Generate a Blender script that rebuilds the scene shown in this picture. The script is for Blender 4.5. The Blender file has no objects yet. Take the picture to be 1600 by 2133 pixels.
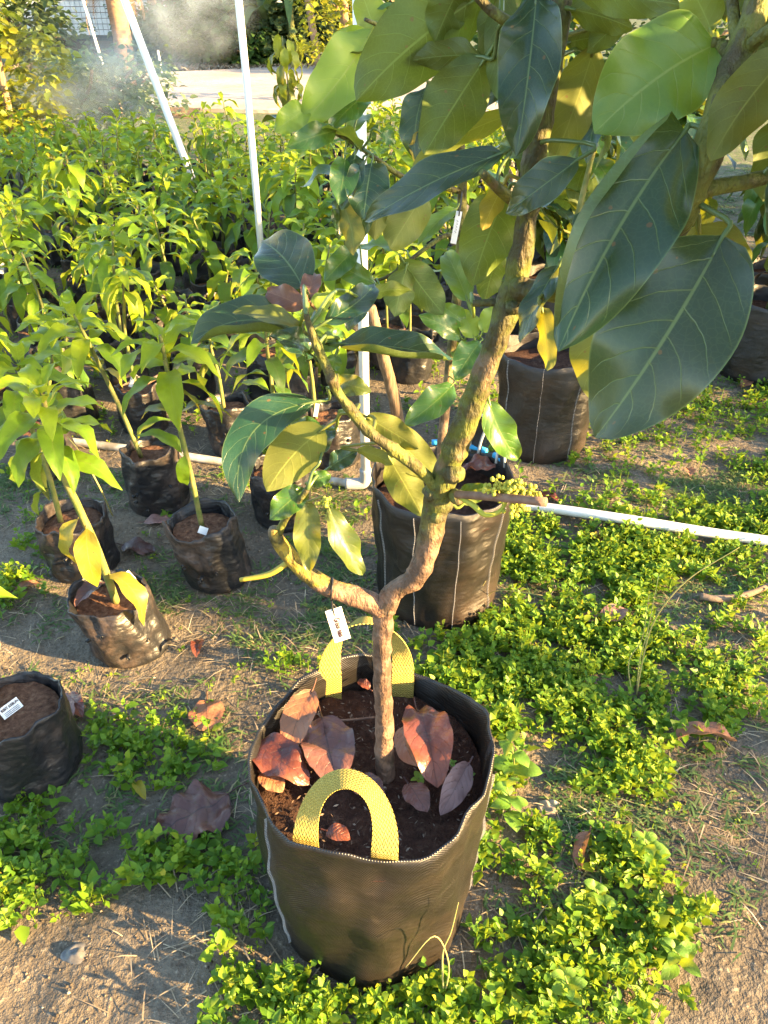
import bpy, math, random
import numpy as np
from mathutils import Vector, Matrix, noise as mnoise

# ------------------------------------------------------------------ camera, sky, sun, exposure
SC = bpy.context.scene
COL = SC.collection
CAMH, PITCH, FPX = 1.5, math.radians(33.5), 1602.0
cam_d = bpy.data.cameras.new('camera'); cam = bpy.data.objects.new('camera', cam_d); COL.objects.link(cam)
cam.location = (0, 0, CAMH); cam.rotation_euler = (math.radians(90) - PITCH, 0, 0)
cam_d.sensor_width = 36; cam_d.lens = 36 * FPX / 2133; cam_d.clip_start = 0.02; cam_d.clip_end = 800
SC.camera = cam
SUN_EL, SUN_AZ = math.radians(13.5), math.radians(109)      # azimuth from +Y towards +X
world = bpy.data.worlds.new('World'); SC.world = world; world.use_nodes = True
wn = world.node_tree; bg = wn.nodes['Background']
sky = wn.nodes.new('ShaderNodeTexSky'); sky.sky_type = 'NISHITA'; sky.sun_disc = False
sky.sun_elevation = SUN_EL; sky.sun_rotation = SUN_AZ; sky.air_density = 1.0; sky.dust_density = 1.0
wn.links.new(sky.outputs[0], bg.inputs[0]); bg.inputs[1].default_value = 0.10
sun_d = bpy.data.lights.new('sun', 'SUN'); sun_d.energy = 5.0; sun_d.angle = math.radians(0.6)
sun_d.color = (1.0, 0.66, 0.28)
sun = bpy.data.objects.new('sun', sun_d); COL.objects.link(sun)
SUNV = Vector((math.sin(SUN_AZ) * math.cos(SUN_EL), math.cos(SUN_AZ) * math.cos(SUN_EL), math.sin(SUN_EL)))
sun.rotation_euler = SUNV.to_track_quat('Z', 'Y').to_euler(); sun.location = SUNV * 40
vs = SC.view_settings; vs.view_transform = 'Standard'; vs.look = 'None'; vs.gamma = 1; vs.use_curve_mapping = False
vs.exposure = 3.1
SC.cycles.volume_step_rate = 4.0; SC.cycles.volume_max_steps = 64
SC.cycles.transparent_max_bounces = 8
SC.cycles.max_bounces = 5; SC.cycles.volume_bounces = 2

# ------------------------------------------------------------------ helpers: pixels to places
CP, SP = math.cos(PITCH), math.sin(PITCH)
CAMV = Vector((0, 0, CAMH))
def ray(x, y):
    cx, cy = (x - 800) / FPX, (1066.5 - y) / FPX
    return Vector((cx, CP + cy * SP, -SP + cy * CP))
def pd(x, y, d): return CAMV + ray(x, y) * d                       # at a depth along the optical axis
def pg(x, y, z=0.0):
    r = ray(x, y); return CAMV + r * ((z - CAMH) / r.z)             # on a level
def py(x, y, Y):
    r = ray(x, y); return CAMV + r * (Y / r.y)                      # at a distance in front
def dpt(p): return (p - CAMV).dot(Vector((0, CP, -SP)))
def topx(X, Y, Z):                                                  # arrays to pixels
    dz = Z - CAMH
    d = Y * CP - dz * SP; u = Y * SP + dz * CP
    return 800 + FPX * X / d, 1066.5 - FPX * u / d

R = np.random.RandomState(7)
def rnd(a, b): return float(R.uniform(a, b))

# value noise for arrays
_tab = np.random.RandomState(3).rand(256, 256)
def vnoise(x, y):
    xi = np.floor(x).astype(int); yi = np.floor(y).astype(int)
    fx = x - xi; fy = y - yi
    fx = fx * fx * (3 - 2 * fx); fy = fy * fy * (3 - 2 * fy)
    t = lambda i, j: _tab[i & 255, j & 255]
    return (t(xi, yi) * (1 - fx) + t(xi + 1, yi) * fx) * (1 - fy) + (t(xi, yi + 1) * (1 - fx) + t(xi + 1, yi + 1) * fx) * fy
def gz(x, y):
    x = np.asarray(x, float); y = np.asarray(y, float)
    z = 0.05 * (vnoise(x * 1.3 + 9, y * 1.3 + 4) - .5) + 0.018 * (vnoise(x * 6 + 2, y * 6) - .5) + 0.008 * (vnoise(x * 19, y * 19 + 7) - .5)
    m = np.exp(-(((x - 0.83) / .22) ** 2 + ((y - 2.32) / .2) ** 2))
    z = z + 0.05 * m
    far = np.clip((y - 9) / 6, 0, 1)
    return z * (1 - far)
def gzf(x, y): return float(gz(x, y))
def onground(x, y):
    p = pg(x, y)
    for _ in range(3): p = pg(x, y, gzf(p.x, p.y))
    return p

# ------------------------------------------------------------------ helpers: materials
def newmat(name):
    m = bpy.data.materials.new(name); m.use_nodes = True
    nt = m.node_tree; nt.nodes.clear()
    return m, nt
def N(nt, t, **kw):
    n = nt.nodes.new('ShaderNode' + t)
    for k, v in kw.items():
        if k == 'ins':
            for kk, vv in v.items():
                if isinstance(vv, bpy.types.NodeSocket): nt.links.new(vv, n.inputs[kk])
                else: n.inputs[kk].default_value = vv
        else: setattr(n, k, v)
    return n
def math_(nt, op, a, b=None, c=None, clamp=False):
    ins = {0: a}
    if b is not None: ins[1] = b
    if c is not None: ins[2] = c
    n = N(nt, 'Math', operation=op, use_clamp=clamp, ins=ins); return n.outputs[0]
def smooth(nt, v, a, b):
    n = N(nt, 'MapRange', interpolation_type='SMOOTHSTEP', ins={0: v, 1: a, 2: b, 3: 0.0, 4: 1.0}); return n.outputs[0]
def mix(nt, f, a, b):
    n = N(nt, 'Mix', data_type='RGBA')
    for i, v in ((0, f), (6, a), (7, b)):
        if isinstance(v, bpy.types.NodeSocket): nt.links.new(v, n.inputs[i])
        elif i == 0: n.inputs[0].default_value = v
        else: n.inputs[i].default_value = (*v[:3], 1)
    return n.outputs[2]
def noise(nt, vec, scale, detail=4, rough=.55):
    n = N(nt, 'TexNoise', ins={'Scale': scale, 'Detail': detail, 'Roughness': rough})
    if vec is not None: nt.links.new(vec, n.inputs['Vector'])
    return n.outputs['Fac']
def ramp(nt, f, stops):
    n = N(nt, 'ValToRGB'); nt.links.new(f, n.inputs[0])
    e = n.color_ramp.elements
    while len(e) < len(stops): e.new(.5)
    for el, (p, c) in zip(e, stops): el.position = p; el.color = (*c, 1)
    return n.outputs[0]
def out(nt, shader, vol=None):
    o = N(nt, 'OutputMaterial')
    if shader is not None: nt.links.new(shader, o.inputs[0])
    if vol is not None: nt.links.new(vol, o.inputs[1])
def princ(nt, col, rough=.6, spec=.4, normal=None, **kw):
    p = N(nt, 'BsdfPrincipled')
    def s(k, v):
        if isinstance(v, bpy.types.NodeSocket): nt.links.new(v, p.inputs[k])
        else: p.inputs[k].default_value = (*v, 1) if k == 'Base Color' else v
    s('Base Color', col); s('Roughness', rough); s('Specular IOR Level', spec)
    if normal is not None: nt.links.new(normal, p.inputs['Normal'])
    for k, v in kw.items(): s(k.replace('_', ' '), v)
    return p.outputs[0]
def bump(nt, h, dist, strength=1.0):
    return N(nt, 'Bump', ins={'Height': h, 'Distance': dist, 'Strength': strength}).outputs[0]

def leaf_mat(name, top1, top2, under, vein, trans, rough=.38, tfac=.35, spots=0.0, nveins=7.0, crinkle=1.0, spec=.5):
    m, nt = newmat(name)
    tc = N(nt, 'TexCoord'); uv = N(nt, 'SeparateXYZ', ins={0: tc.outputs['UV']})
    u, v = uv.outputs[0], uv.outputs[1]
    rv = N(nt, 'ObjectInfo').outputs['Random']
    s = math_(nt, 'MULTIPLY_ADD', v, 2.0, -1.0); a = math_(nt, 'ABSOLUTE', s)
    side = math_(nt, 'MULTIPLY', math_(nt, 'GREATER_THAN', s, 0.0), 0.45)
    jit = math_(nt, 'MULTIPLY', noise(nt, tc.outputs['UV'], 3.0, 2), 0.5)
    ph = math_(nt, 'ADD', math_(nt, 'SUBTRACT', math_(nt, 'MULTIPLY', u, nveins), math_(nt, 'MULTIPLY', math_(nt, 'POWER', a, 1.35), 1.75)), math_(nt, 'ADD', side, jit))
    lat = math_(nt, 'PINGPONG', ph, 0.5)
    lm = math_(nt, 'SUBTRACT', 1.0, smooth(nt, lat, 0.008, 0.032))
    lm = math_(nt, 'MULTIPLY', lm, math_(nt, 'SUBTRACT', 1.0, smooth(nt, a, 0.7, 1.0)))
    mid = math_(nt, 'SUBTRACT', 1.0, smooth(nt, a, 0.014, 0.04))
    vm = math_(nt, 'MAXIMUM', math_(nt, 'MULTIPLY', lm, .8), mid)
    margin = smooth(nt, a, 0.955, 0.995)
    nz = noise(nt, tc.outputs['Object'], 24, 4)
    f = math_(nt, 'ADD', math_(nt, 'MULTIPLY', nz, .7), math_(nt, 'MULTIPLY_ADD', rv, .9, -.3), clamp=True)
    top = mix(nt, f, top1, top2)
    und = mix(nt, smooth(nt, nz, .35, .65), under, tuple(c * .66 for c in under))
    vn = N(nt, 'TexVoronoi', feature='DISTANCE_TO_EDGE', ins={'Scale': 16.0}); mpv = N(nt, 'Mapping'); mpv.inputs['Scale'].default_value = (2.0, 1.0, 1.0); nt.links.new(tc.outputs['UV'], mpv.inputs[0]); nt.links.new(mpv.outputs[0], vn.inputs['Vector'])
    net = math_(nt, 'SUBTRACT', 1.0, smooth(nt, vn.outputs['Distance'], .0, .10))
    und = mix(nt, math_(nt, 'MULTIPLY', net, .22), und, vein); top = mix(nt, math_(nt, 'MULTIPLY', net, .10), top, vein)
    big = noise(nt, tc.outputs['Object'], 7, 3); top = mix(nt, math_(nt, 'MULTIPLY', smooth(nt, big, .45, .7), .35), top, tuple(c * 1.7 for c in top2))
    top = mix(nt, math_(nt, 'MULTIPLY', margin, .6), top, vein)
    if spots > 0:
        vo = N(nt, 'TexVoronoi', ins={'Scale': 5.5, 'Randomness': 1.0}); nt.links.new(tc.outputs['UV'], vo.inputs['Vector'])
        mp = N(nt, 'Mapping'); mp.inputs['Scale'].default_value = (2.0, 1.0, 1.0); nt.links.new(tc.outputs['UV'], mp.inputs[0]); nt.links.new(mp.outputs[0], vo.inputs['Vector'])
        cs = N(nt, 'SeparateColor', ins={0: vo.outputs['Color']})
        rad = math_(nt, 'MULTIPLY', math_(nt, 'GREATER_THAN', math_(nt, 'ADD', cs.outputs[0], math_(nt, 'MULTIPLY', rv, .3)), 1.02 - spots * .3), math_(nt, 'MULTIPLY_ADD', cs.outputs[1], .12, .05))
        dd = math_(nt, 'ADD', vo.outputs['Distance'], math_(nt, 'MULTIPLY_ADD', noise(nt, tc.outputs['UV'], 30, 2), .12, -.06))
        sp = math_(nt, 'LESS_THAN', dd, rad)
        top = mix(nt, sp, top, (.10, .055, .02)); und = mix(nt, sp, und, (.13, .065, .025))
    top = mix(nt, math_(nt, 'MULTIPLY', vm, .75), top, vein)
    und = mix(nt, math_(nt, 'MULTIPLY', vm, .8), und, tuple(min(1, c * 1.25) for c in vein))
    bf = N(nt, 'NewGeometry').outputs['Backfacing']
    col = mix(nt, bf, top, und)
    bh = math_(nt, 'ADD', math_(nt, 'MULTIPLY', lm, -.6), math_(nt, 'MULTIPLY', math_(nt, 'SMOOTH_MIN', lat, 0.3, 0.2), .8))
    nrm = bump(nt, math_(nt, 'ADD', bh, math_(nt, 'MULTIPLY', nz, .5 * crinkle)), 0.0010 * crinkle ** .5, .5)
    rg = math_(nt, 'MULTIPLY_ADD', bf, .28, rough)
    p = princ(nt, col, rg, spec, nrm)
    tcol = mix(nt, math_(nt, 'MULTIPLY', vm, .35), trans, tuple(c * .55 for c in trans))
    tr = N(nt, 'BsdfTranslucent', ins={0: tcol}).outputs[0]
    ms = N(nt, 'MixShader', ins={0: tfac, 1: p, 2: tr})
    out(nt, ms.outputs[0]); return m

M = {}
M['leaf_dark'] = leaf_mat('leaf_dark', (.006, .030, .020), (.010, .042, .020), (.075, .108, .016), (.13, .19, .06), (.34, .36, .02), .26, .16, .5)
M['leaf_mid'] = leaf_mat('leaf_mid', (.020, .075, .014), (.036, .098, .014), (.082, .122, .016), (.15, .21, .045), (.36, .40, .02), .32, .20, .45)
M['leaf_olive'] = leaf_mat('leaf_olive', (.045, .075, .014), (.085, .105, .016), (.115, .135, .020), (.18, .20, .04), (.44, .40, .02), .42, .26, 1.6)
M['leaf_light'] = leaf_mat('leaf_light', (.042, .115, .018), (.065, .145, .018), (.13, .18, .03), (.20, .27, .07), (.44, .50, .03), .34, .30, .0)
M['leaf_lime'] = leaf_mat('leaf_lime', (.13, .235, .028), (.175, .25, .028), (.19, .25, .05), (.27, .33, .07), (.50, .54, .03), .40, .42, .0)
M['leaf_red'] = leaf_mat('leaf_red', (.13, .062, .04), (.17, .095, .06), (.20, .12, .06), (.28, .16, .09), (.42, .15, .06), .42, .3, .0)
M['leaf_yellow'] = leaf_mat('leaf_yellow', (.33, .26, .02), (.24, .23, .022), (.33, .26, .04), (.40, .34, .08), (.55, .42, .02), .45, .36, .8)
M['seed_leaf'] = leaf_mat('seed_leaf', (.07, .165, .010), (.125, .225, .010), (.14, .20, .03), (.20, .27, .04), (.46, .50, .02), .45, .38, .1, 6, 1.0, .3)
M['seed_young'] = leaf_mat('seed_young', (.14, .25, .008), (.21, .29, .008), (.20, .26, .03), (.30, .36, .04), (.52, .54, .02), .46, .42, .0, 6, 1.0, .3)
M['seed_old'] = leaf_mat('seed_old', (.028, .090, .014), (.055, .12, .014), (.11, .15, .03), (.16, .2, .05), (.36, .40, .02), .45, .32, .5, 6, 1.0, .35)
M['bush_leaf'] = leaf_mat('bush_leaf', (.05, .11, .028), (.085, .15, .035), (.10, .14, .05), (.12, .18, .06), (.32, .38, .05), .5, .32, 0, 4)
M['vine_leaf'] = leaf_mat('vine_leaf', (.14, .20, .02), (.24, .26, .02), (.20, .22, .04), (.26, .28, .05), (.52, .48, .02), .5, .40, 0, 4)
M['dead_red'] = leaf_mat('dead_red', (.09, .024, .014), (.20, .065, .034), (.15, .06, .036), (.06, .02, .012), (.35, .12, .04), .36, .10, 1.2, crinkle=9.0)
M['dead_tan'] = leaf_mat('dead_tan', (.20, .085, .04), (.32, .14, .07), (.26, .13, .07), (.12, .05, .025), (.4, .2, .08), .5, .10, 1.0, crinkle=9.0)
M['dead_purple'] = leaf_mat('dead_purple', (.055, .024, .020), (.13, .056, .042), (.12, .06, .05), (.045, .022, .02), (.2, .1, .08), .36, .06, 1.2, crinkle=9.0)
M['dead_pink'] = leaf_mat('dead_pink', (.26, .15, .13), (.18, .095, .08), (.26, .17, .15), (.11, .055, .05), (.3, .2, .16), .5, .06, 1.0, crinkle=9.0)

def simple(name, c1, c2, scale, rough=.6, spec=.3, bumpd=0.0, coord='Object', stretch=None, detail=5):
    m, nt = newmat(name); tc = N(nt, 'TexCoord'); vec = tc.outputs[coord]
    if stretch:
        mp = N(nt, 'Mapping'); mp.inputs['Scale'].default_value = stretch; nt.links.new(vec, mp.inputs[0]); vec = mp.outputs[0]
    f = noise(nt, vec, scale, detail)
    f2 = smooth(nt, f, .32, .68)
    nr = bump(nt, f, bumpd) if bumpd else None
    out(nt, princ(nt, mix(nt, f2, c1, c2), rough, spec, nr)); return m
def bark_mat(name, low, high, z0, z1, tan=.60):
    """grey-tan bark with lenticels that turns to green rind up the stem"""
    m, nt = newmat(name); tc = N(nt, 'TexCoord'); o = tc.outputs['Object']
    z = N(nt, 'SeparateXYZ', ins={0: o}).outputs[2]
    mp = N(nt, 'Mapping'); mp.inputs['Scale'].default_value = (1, 1, .35); nt.links.new(o, mp.inputs[0])
    n1 = noise(nt, o, 30, 6); n2 = noise(nt, mp.outputs[0], 110, 4); n3 = noise(nt, o, 9, 3)
    g = smooth(nt, math_(nt, 'ADD', z, math_(nt, 'MULTIPLY_ADD', n3, .5, -.25)), z0, z1)
    cl = mix(nt, smooth(nt, n1, .40, .60), low, tuple(c * .45 for c in low))
    ch = mix(nt, smooth(nt, n1, .42, .6), high, (.05, .045, .015)); ch = mix(nt, smooth(nt, noise(nt, o, 16, 3), tan, tan + .1), ch, (.15, .105, .06))
    c = mix(nt, g, cl, ch)
    vo = N(nt, 'TexVoronoi', ins={'Scale': 70.0}); nt.links.new(mp.outputs[0], vo.inputs['Vector'])
    ds = math_(nt, 'LESS_THAN', vo.outputs['Distance'], math_(nt, 'MULTIPLY', noise(nt, o, 14, 2), .55))
    c = mix(nt, math_(nt, 'MULTIPLY', ds, .55), c, (.06, .045, .025))
    h = math_(nt, 'ADD', n2, math_(nt, 'MULTIPLY', n1, 1.5))
    out(nt, princ(nt, c, .62, .35, bump(nt, h, .007, 1.0))); return m
M['bark'] = bark_mat('bark', (.20, .122, .08), (.095, .108, .018), .86, 1.0)
M['bark_green'] = bark_mat('bark_green', (.15, .13, .045), (.115, .125, .022), -9., -8., .68)
M['bark_brown'] = simple('bark_brown', (.13, .075, .05), (.21, .13, .09), 60, .65, .3, .002)
M['stem'] = simple('stem', (.10, .135, .03), (.20, .185, .06), 35, .6, .3, .002)
M['wood'] = simple('wood', (.15, .10, .06), (.27, .19, .12), 14, .8, .2, .004, 'Object', (6, 6, .8))
M['stick'] = simple('stick', (.15, .105, .07), (.24, .18, .13), 30, .75, .2, .003)
M['pvc'] = simple('pvc', (.78, .79, .80), (.70, .70, .68), 9, .32, .5)
M['pvc_old'] = simple('pvc_old', (.62, .60, .54), (.30, .26, .19), 16, .5, .4, 0, 'Object', None, 8)
M['pvc_grey'] = simple('pvc_grey', (.30, .32, .34), (.36, .38, .40), 12, .4, .5)
M['tag'] = simple('tag', (.80, .80, .78), (.72, .72, .70), 20, .45, .4)
M['ink'] = simple('ink', (.05, .012, .012), (.02, .01, .01), 20, .6, .2)
M['tie'] = simple('tie', (.012, .012, .014), (.02, .02, .02), 20, .4, .4)
M['stitch'] = simple('stitch', (.42, .40, .37), (.34, .32, .3), 20, .8, .1)
M['blue_tape'] = simple('blue_tape', (.03, .27, .55), (.04, .33, .62), 60, .6, .3, .001)
M['white_trim'] = simple('white_trim', (.55, .54, .52), (.4, .4, .39), 200, .8, .2, .001)
M['bud'] = simple('bud', (.40, .37, .05), (.30, .33, .04), 60, .6, .3)
M['scrap'] = simple('scrap', (.15, .145, .135), (.08, .075, .07), 30, .4, .4)
M['stone'] = simple('stone', (.36, .31, .24), (.24, .2, .15), 22, .85, .2, .006)
M['brownwall'] = simple('brownwall', (.20, .14, .10), (.12, .09, .07), 1.5, .9, .1)
M['whiteblock'] = simple('whiteblock', (.74, .74, .72), (.6, .6, .58), 3, .7, .2)
M['darkroom'] = simple('darkroom', (.05, .05, .05), (.08, .075, .07), 1, .9, .1)
M['palmbark'] = simple('palmbark', (.33, .21, .13), (.22, .15, .1), 4, .9, .1, .02, 'Object', (1, 1, 4))
M['dryfrond'] = simple('dryfrond', (.42, .27, .15), (.30, .19, .11), 5, .8, .1)
M['straw'] = None

def attr_mat(name, stops, rough=.6, trans=None, tfac=.3, spec=.3):
    """natural colour variation from one random number stored per leaf, blade or crumb"""
    m, nt = newmat(name)
    at = N(nt, 'Attribute', attribute_name='var').outputs['Fac']
    tc = N(nt, 'TexCoord')
    c = ramp(nt, at, stops)
    p = princ(nt, c, rough, spec)
    if trans is not None:
        hs = mix(nt, .5, c, trans)
        tr = N(nt, 'BsdfTranslucent', ins={0: hs}).outputs[0]
        p = N(nt, 'MixShader', ins={0: tfac, 1: p, 2: tr}).outputs[0]
    out(nt, p); return m
M['weed'] = attr_mat('weed', [(0, (.06, .15, .014)), (.4, (.11, .23, .016)), (.7, (.20, .31, .018)), (.9, (.32, .36, .02)), (1, (.45, .36, .03))], .5, (.42, .50, .03), .36)
M['grass'] = attr_mat('grass', [(0, (.045, .105, .03)), (.5, (.085, .15, .045)), (.75, (.14, .19, .06)), (.9, (.30, .25, .12)), (1, (.40, .32, .18))], .6, (.36, .40, .08), .25)
M['straw'] = attr_mat('straw', [(0, (.10, .075, .05)), (.4, (.26, .20, .13)), (.8, (.42, .34, .22)), (1, (.52, .45, .33))], .75)
M['crumb'] = attr_mat('crumb', [(0, (.05, .04, .03)), (.5, (.15, .115, .08)), (.9, (.26, .20, .14)), (1, (.40, .35, .28))], .9)
M['husk'] = attr_mat('husk', [(0, (.05, .03, .02)), (.7, (.12, .075, .05)), (1, (.36, .29, .22))], .8)

def ground_mat():
    m, nt = newmat('dirt'); tc = N(nt, 'TexCoord'); o = tc.outputs['Object']
    n1 = noise(nt, o, 1.6, 6, .6); n2 = noise(nt, o, 14, 6, .65); n3 = noise(nt, o, 90, 4, .6); n4 = noise(nt, o, .35, 3)
    c = ramp(nt, n1, [(.25, (.075, .062, .047)), (.45, (.135, .112, .083)), (.6, (.19, .158, .117)), (.8, (.25, .21, .16))])
    c = mix(nt, math_(nt, 'MULTIPLY', smooth(nt, n2, .50, .72), .65), c, (.075, .055, .04))
    c = mix(nt, math_(nt, 'MULTIPLY', smooth(nt, n3, .56, .72), .6), c, (.36, .30, .22))
    c = mix(nt, math_(nt, 'MULTIPLY', smooth(nt, n3, .5, .30), .5), c, (.07, .05, .035))
    gy = N(nt, 'SeparateXYZ', ins={0: o}).outputs[1]
    gf = math_(nt, 'MULTIPLY', smooth(nt, gy, 5, 10), smooth(nt, n2, .38, .56))
    c = mix(nt, math_(nt, 'MULTIPLY', gf, .8), c, (.075, .12, .03))
    h = math_(nt, 'ADD', math_(nt, 'MULTIPLY', n2, 1.4), math_(nt, 'MULTIPLY', n3, .45))
    out(nt, princ(nt, c, .9, .2, bump(nt, h, .02, .9))); return m
M['dirt'] = ground_mat()
def soil_mat():
    m, nt = newmat('potting_soil'); tc = N(nt, 'TexCoord'); o = tc.outputs['Object']
    n1 = noise(nt, o, 60, 6, .7); n2 = noise(nt, o, 12, 4); n3 = noise(nt, o, 220, 3)
    c = ramp(nt, n1, [(.3, (.022, .013, .010)), (.5, (.07, .036, .024)), (.7, (.13, .075, .05)), (.85, (.22, .15, .11))])
    c = mix(nt, math_(nt, 'MULTIPLY', smooth(nt, n2, .4, .65), .6), c, (.05, .022, .015))
    out(nt, princ(nt, c, .9, .15, bump(nt, math_(nt, 'ADD', n1, math_(nt, 'MULTIPLY', n3, .5)), .012))); return m
M['soil'] = soil_mat()
def coco_mat():
    m, nt = newmat('coco_soil'); tc = N(nt, 'TexCoord'); o = tc.outputs['Object']
    n1 = noise(nt, o, 70, 6, .7)
    c = ramp(nt, n1, [(.3, (.06, .028, .016)), (.5, (.15, .075, .045)), (.7, (.26, .15, .09)), (.85, (.36, .25, .17))])
    out(nt, princ(nt, c, .9, .15, bump(nt, n1, .012))); return m
M['coco'] = coco_mat()
def woven_mat(name, base, dust, dustamt):
    m, nt = newmat(name); tc = N(nt, 'TexCoord'); uv = N(nt, 'SeparateXYZ', ins={0: tc.outputs['UV']})
    wu = math_(nt, 'SINE', math_(nt, 'MULTIPLY', uv.outputs[0], 2 * math.pi * 290))
    wv = math_(nt, 'SINE', math_(nt, 'MULTIPLY', uv.outputs[1], 2 * math.pi * 215))
    w = math_(nt, 'MULTIPLY', wu, wv)
    n1 = noise(nt, tc.outputs['Object'], 6, 6, .6); n2 = noise(nt, tc.outputs['Object'], 40, 4)
    z = N(nt, 'SeparateXYZ', ins={0: tc.outputs['Object']}).outputs[2]
    low = math_(nt, 'SUBTRACT', 1.0, smooth(nt, z, .0, .16))
    d = math_(nt, 'MULTIPLY', smooth(nt, math_(nt, 'ADD', n1, math_(nt, 'MULTIPLY', low, .16)), .42, .78), dustamt)
    d = math_(nt, 'ADD', d, math_(nt, 'MULTIPLY', smooth(nt, n2, .62, .75), .12))
    c = mix(nt, d, base, dust)
    c = mix(nt, math_(nt, 'MULTIPLY_ADD', w, .25, .25), c, tuple(b * .25 for b in base))
    mp = N(nt, 'Mapping'); mp.inputs['Scale'].default_value = (1, 1, 2.2); nt.links.new(tc.outputs['Object'], mp.inputs[0])
    nw = noise(nt, mp.outputs[0], 9, 3, .5)
    b1 = bump(nt, w, .0006, .6)
    b2 = N(nt, 'Bump', ins={'Height': nw, 'Distance': .02, 'Strength': .4, 'Normal': b1}).outputs[0]
    out(nt, princ(nt, c, .36, .6, b2)); return m
M['woven'] = woven_mat('woven_fabric', (.011, .0095, .0085), (.22, .155, .095), .12)
M['woven2'] = woven_mat('woven_fabric_black', (.011, .0095, .010), (.22, .14, .095), .16)
def poly_mat():
    m, nt = newmat('black_polybag'); tc = N(nt, 'TexCoord'); o = tc.outputs['Object']
    rv = N(nt, 'ObjectInfo').outputs['Random']
    off = N(nt, 'CombineXYZ', ins={0: math_(nt, 'MULTIPLY', rv, 30.0), 1: math_(nt, 'MULTIPLY', rv, 17.0), 2: 0.0})
    vec = N(nt, 'VectorMath', operation='ADD', ins={0: o, 1: off.outputs[0]}).outputs[0]
    n1 = noise(nt, vec, 5, 6, .6); n2 = noise(nt, vec, 45, 5, .65)
    mp = N(nt, 'Mapping'); mp.inputs['Scale'].default_value = (1, 1, 1.8); nt.links.new(vec, mp.inputs[0])
    n3 = noise(nt, mp.outputs[0], 9, 2, .45); n4 = noise(nt, mp.outputs[0], 32, 3, .5)
    d = math_(nt, 'MULTIPLY', smooth(nt, n1, .46, .68), smooth(nt, n2, .25, .62))
    d = math_(nt, 'MULTIPLY', d, .5)
    d = math_(nt, 'MAXIMUM', d, math_(nt, 'MULTIPLY', smooth(nt, n2, .6, .78), .2))
    c = mix(nt, d, (.013, .0135, .016), (.17, .115, .085))
    rg = math_(nt, 'MULTIPLY_ADD', d, .4, .41)
    h = math_(nt, 'ADD', n3, math_(nt, 'MULTIPLY', n4, .35))
    out(nt, princ(nt, c, rg, .5, bump(nt, h, .022, .7))); return m
M['poly'] = poly_mat()
def web_mat():
    m, nt = newmat('yellow_webbing'); tc = N(nt, 'TexCoord'); uv = N(nt, 'SeparateXYZ', ins={0: tc.outputs['UV']})
    u, v = uv.outputs[0], uv.outputs[1]
    zz = math_(nt, 'PINGPONG', math_(nt, 'MULTIPLY', v, 14.0), 1.0)
    w = math_(nt, 'SINE', math_(nt, 'MULTIPLY', math_(nt, 'ADD', math_(nt, 'MULTIPLY', u, 60.0), math_(nt, 'MULTIPLY', zz, .7)), 2 * math.pi))
    n1 = noise(nt, tc.outputs['Object'], 90, 4)
    c = mix(nt, n1, (.56, .42, .075), (.66, .54, .15))
    c = mix(nt, math_(nt, 'MULTIPLY', smooth(nt, w, .3, -1.0), .4), c, (.26, .19, .05))
    out(nt, princ(nt, c, .75, .2, bump(nt, math_(nt, 'ADD', w, n1), .002))); return m
M['web'] = web_mat()
def road_mat():
    m, nt = newmat('concrete'); tc = N(nt, 'TexCoord'); o = tc.outputs['Object']
    n1 = noise(nt, o, .5, 6, .6); n2 = noise(nt, o, 6, 5)
    c = ramp(nt, n1, [(.3, (.30, .25, .20)), (.5, (.40, .34, .28)), (.7, (.46, .41, .35))])
    c = mix(nt, math_(nt, 'MULTIPLY', smooth(nt, n2, .55, .7), .4), c, (.22, .17, .12))
    out(nt, princ(nt, c, .9, .2, bump(nt, n2, .02))); return m
M['road'] = road_mat()

# ------------------------------------------------------------------ helpers: meshes and objects
def obj(name, me, parent=None, mat=None):
    o = bpy.data.objects.new(name, me); COL.objects.link(o)
    if parent is not None: o.parent = parent
    if mat is not None and me is not None and not me.materials: me.materials.append(mat)
    return o
def mesh(name, verts, faces, mat=None, uv=None, smooth_=True):
    me = bpy.data.meshes.new(name); me.from_pydata([tuple(v) for v in verts], [], faces)
    if uv is not None:
        l = me.uv_layers.new(name='UVMap'); idx = np.empty(len(me.loops), int); me.loops.foreach_get('vertex_index', idx)
        l.data.foreach_set('uv', np.asarray(uv, np.float32)[idx].ravel())
    if smooth_: me.polygons.foreach_set('use_smooth', np.ones(len(me.polygons), bool))
    if mat is not None: me.materials.append(mat)
    me.update(); return me
def bigmesh(name, verts, tris, mat, var=None):
    me = bpy.data.meshes.new(name); nv, nt_ = len(verts), len(tris)
    me.vertices.add(nv); me.vertices.foreach_set('co', np.asarray(verts, np.float32).ravel())
    me.loops.add(nt_ * 3); me.loops.foreach_set('vertex_index', np.asarray(tris, np.int32).ravel())
    me.polygons.add(nt_); me.polygons.foreach_set('loop_start', np.arange(0, nt_ * 3, 3, dtype=np.int32))
    me.update(calc_edges=True)
    if var is not None:
        a = me.attributes.new('var', 'FLOAT', 'POINT'); a.data.foreach_set('value', np.asarray(var, np.float32))
    me.materials.append(mat); return me
def tag(o, label=None, cat=None, group=None, kind=None):
    if label: o['label'] = label
    if cat: o['category'] = cat
    if group: o['group'] = group
    if kind: o['kind'] = kind
    return o
def thing(name, loc, label, cat, group=None):
    o = obj(name, None); o.location = loc; o.empty_display_size = .05
    return tag(o, label, cat, group)

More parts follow.
